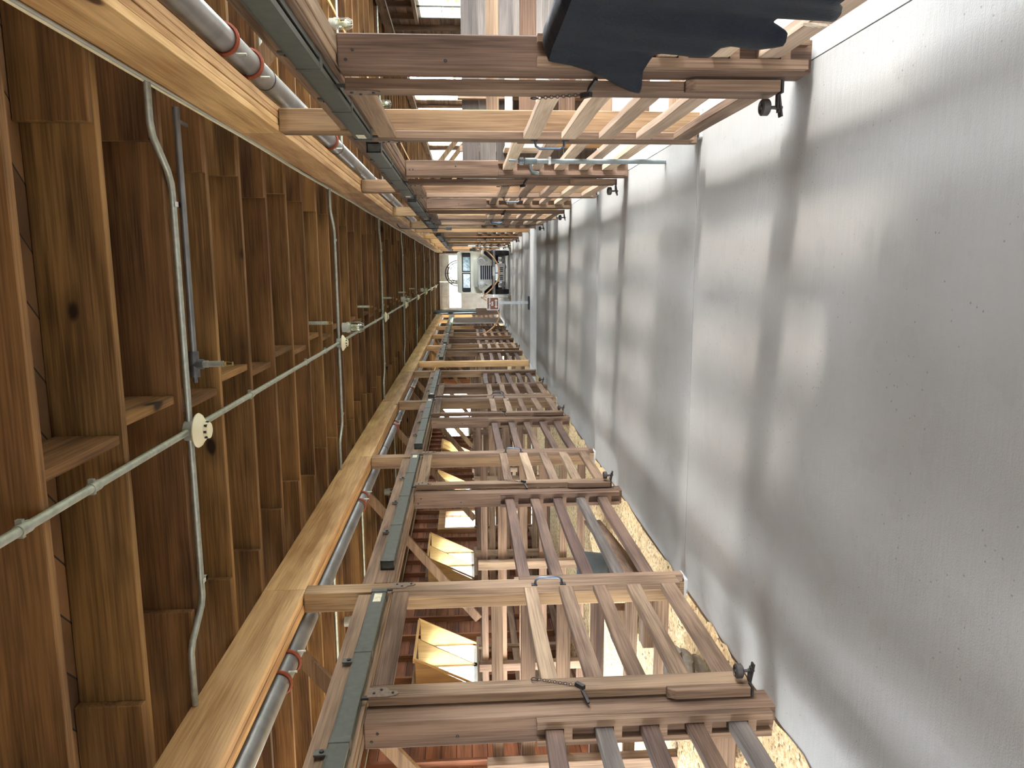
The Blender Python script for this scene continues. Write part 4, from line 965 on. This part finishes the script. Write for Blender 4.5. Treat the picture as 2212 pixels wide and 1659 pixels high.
# ------------------------------------------------------------------ things in the stalls
def tub(x, y, lab, tilt=0):
    t = thing('feed_tub', lab, 'tub', (x, y, .02), 'rubber feed tubs')
    mb = MB(); mb.lathe([(.17, .0), (.20, .02), (.23, .26), (.245, .27), (.245, .285), (.222, .285), (.205, .05), (.01, .04)], (x, y, .05), (math.sin(tilt), 0, math.cos(tilt)), 28)
    obj('tub_shell', mb, plain('blue_grey_rubber', (.07, .095, .115), .5, 0, .15, 8), t, True)
    return t
tub(-3.35, 3.95, 'blue-grey rubber tub on the shavings of the near left stall'); tub(-3.25, 7.45, 'blue-grey rubber tub on the shavings of the second left stall')
t = thing('leaning_board', 'wide brown board leaning low behind the rails of the second left stall', 'board', (-2.5, 6.2, .05))
mb = MB(); mb.bar((-2.42, 5.15, .19), (-2.55, 7.1, .27), .03, .17, (0, 0, 1)); mb.bevel(.003); obj('board', mb, W('rail', 'y'), t)
for i, (x, y, w_, h_) in enumerate(((-3.15, 6.1, .16, .22), (-2.75, 5.35, .2, .14), (-2.6, 3.75, .22, .16))):
    mb = MB(); mb.box(x-w_, x+w_, y-.07, y+.07, .04, .04+h_); mb.bevel(.008)
    tag(obj('wood_block', mb, W('rail', 'x')), ('upright brown wood block on the shavings below the left dividers', 'flat wood block lying by the first left divider', 'wood block beside the tub in the near left stall')[i], 'block', 'wood blocks in the left stalls')
t = thing('feed_sack', 'grey-brown folded sacks heaped in the near left stall beside the tub', 'sack', (-2.75, 4.0, .03))
for k in range(3):
    mb = MB(); zc = .08+.075*k; n = 12
    mb.lathe([(.02, -.26), (.10, -.24), (.13, -.1), (.13, .1), (.10, .24), (.02, .26)], (-2.72+.03*k, 4.28, zc), (1, .2*k-.2, 0), 14)
    for v in mb.bm.verts: v.co.z = zc + (v.co.z-zc)*.42 + .008*math.sin(v.co.x*30+k)
    obj('sack', mb, plain('sack_cloth', (.22, .19, .15), .9, 0, .25, 25), t, True)
# fire extinguisher on the left wall
ex, ey = -5.62, 17.18
t = thing('fire_extinguisher', 'red fire extinguisher hung on the left wall beside the side doorway', 'fire extinguisher', (ex, ey, 1.1))
mb = MB(); mb.lathe([(.06, 1.14), (.075, 1.16), (.075, 1.50), (.055, 1.55), (.025, 1.575)], (ex, ey, 0), (0, 0, 1), 18); obj('cylinder', mb, plain('fire_red', (.60, .03, .015), .35, 0, .05, 5), t, True)
mb = MB(); mb.tube([(ex, ey, 1.57), (ex, ey, 1.62)], .018, 8); mb.bar((ex, ey, 1.62), (ex+.02, ey-.10, 1.66), .02, .01); mb.bar((ex, ey, 1.60), (ex+.01, ey-.1, 1.60), .02, .01); mb.tube([(ex, ey+.02, 1.59), (ex+.07, ey+.06, 1.55), (ex+.085, ey+.04, 1.35)], .008, 6); obj('valve', mb, plain('valve_white', (.7, .7, .66), .4, .2, .1, 20), t, True)
mb = MB(); mb.tube([(ex, ey, 1.34), (ex, ey, 1.46)], .0765, 18); obj('label_band', mb, plain('label_pale', (.55, .62, .72), .5, 0, .2, 30), t, True)
mb = MB(); mb.box(WXL+.002, ex-.06, ey-.05, ey+.05, 1.15, 1.5); obj('wall_bracket', mb, W('pale', 'z'), t)
# feed box and lower stall boards on the right
t = thing('feed_box', 'pale wooden feed box with a small square opening behind the hydrant', 'feed box', (1.9, 8.25, .1))
mb = MB(); x0, x1, y0 = 1.28, 1.98, 8.12
mb.box(x0, x1, y0, y0+.03, .62, .80); mb.box(x0, x0+.12, y0, y0+.03, .80, 1.0); mb.box(x1-.12, x1, y0, y0+.03, .8, 1.0); mb.box(x0, x1, y0, y0+.03, 1.0, 1.08); mb.box(x0, x0+.03, y0+.03, 8.50, .62, 1.08); mb.box(x1-.03, x1, y0+.03, 8.50, .62, 1.08); mb.box(x0, x1, y0+.03, 8.50, .60, .63)
obj('box_frame', mb, plain('pale_plywood', (.66, .58, .46), .7, 0, .1, 6), t)
mb = MB(); mb.box(x0+.05, x0+.12, y0+.05, 8.45, .002, .60); mb.box(x1-.12, x1-.05, y0+.05, 8.45, .002, .60); obj('box_leg', mb, W('pale', 'z'), t)

# ------------------------------------------------------------------ outside: neighbouring siding and hedge
mb = MB(); mb.box(-9, 8, 47, 48, -.31, 5.5); tag(obj('sky_screen_wall', mb, plain('pale_sky_screen', (.60, .62, .55), .8, 0, .1, 1)), 'added pale wall toning down the sky behind the far end door windows', 'wall')  # added screen that dims the sky glare in the far panes
t = thing('neighbour_building', 'white and pale teal boarded building seen through the left windows', 'building', (-10.5, 16, -.3))
m_, nt, b_ = newmat('teal_clapboard'); L_ = nt.links; tc = nd(nt, 'ShaderNodeTexCoord'); s_ = nd(nt, 'ShaderNodeSeparateXYZ'); L_.new(tc.outputs['Object'], s_.inputs[0])
fr = mth(nt, 'FRACT', mth(nt, 'DIVIDE', s_.outputs[2], .42)); L_.new(mixc(nt, mth(nt, 'LESS_THAN', fr, .45), (.62, .64, .63), (.30, .46, .44)), b_.inputs['Base Color']); MATS['teal'] = m_
mb = MB(); mb.box(-11.5, -10.5, 2, 30, -.31, 3.1); obj('building_wall', mb, m_, t)
mb = MB(); mb.prism([(-10.1, 3.1), (-13.5, 4.6), (-13.5, 3.1)], 'y', 1.8, 30.2); obj('building_roof', mb, plain('roof_grey', (.3, .3, .3), .8), t)
mb = MB(); random.seed(3)
for k in range(2600):
    p = Vector((8.6+random.uniform(-.6, .6), random.uniform(8, 34), random.uniform(-.3, 2.0))); s = random.uniform(.06, .14)
    d1 = Vector((random.uniform(-1, 1), random.uniform(-1, 1), random.uniform(-1, 1))).normalized()*s; d2 = d1.cross(Vector((random.random(), random.random(), .3))).normalized()*s*.6
    q = [mb.bm.verts.new(p+d1), mb.bm.verts.new(p+d2), mb.bm.verts.new(p-d1), mb.bm.verts.new(p-d2)]; mb.bm.faces.new(q)
mb.box(8.5, 8.8, 8, 34, -.31, 1.8)
tag(obj('hedge', mb, plain('hedge_green', (.22, .32, .07), .8, 0, .4, 5)), 'sunlit green hedge outside the right side doorway', 'hedge')
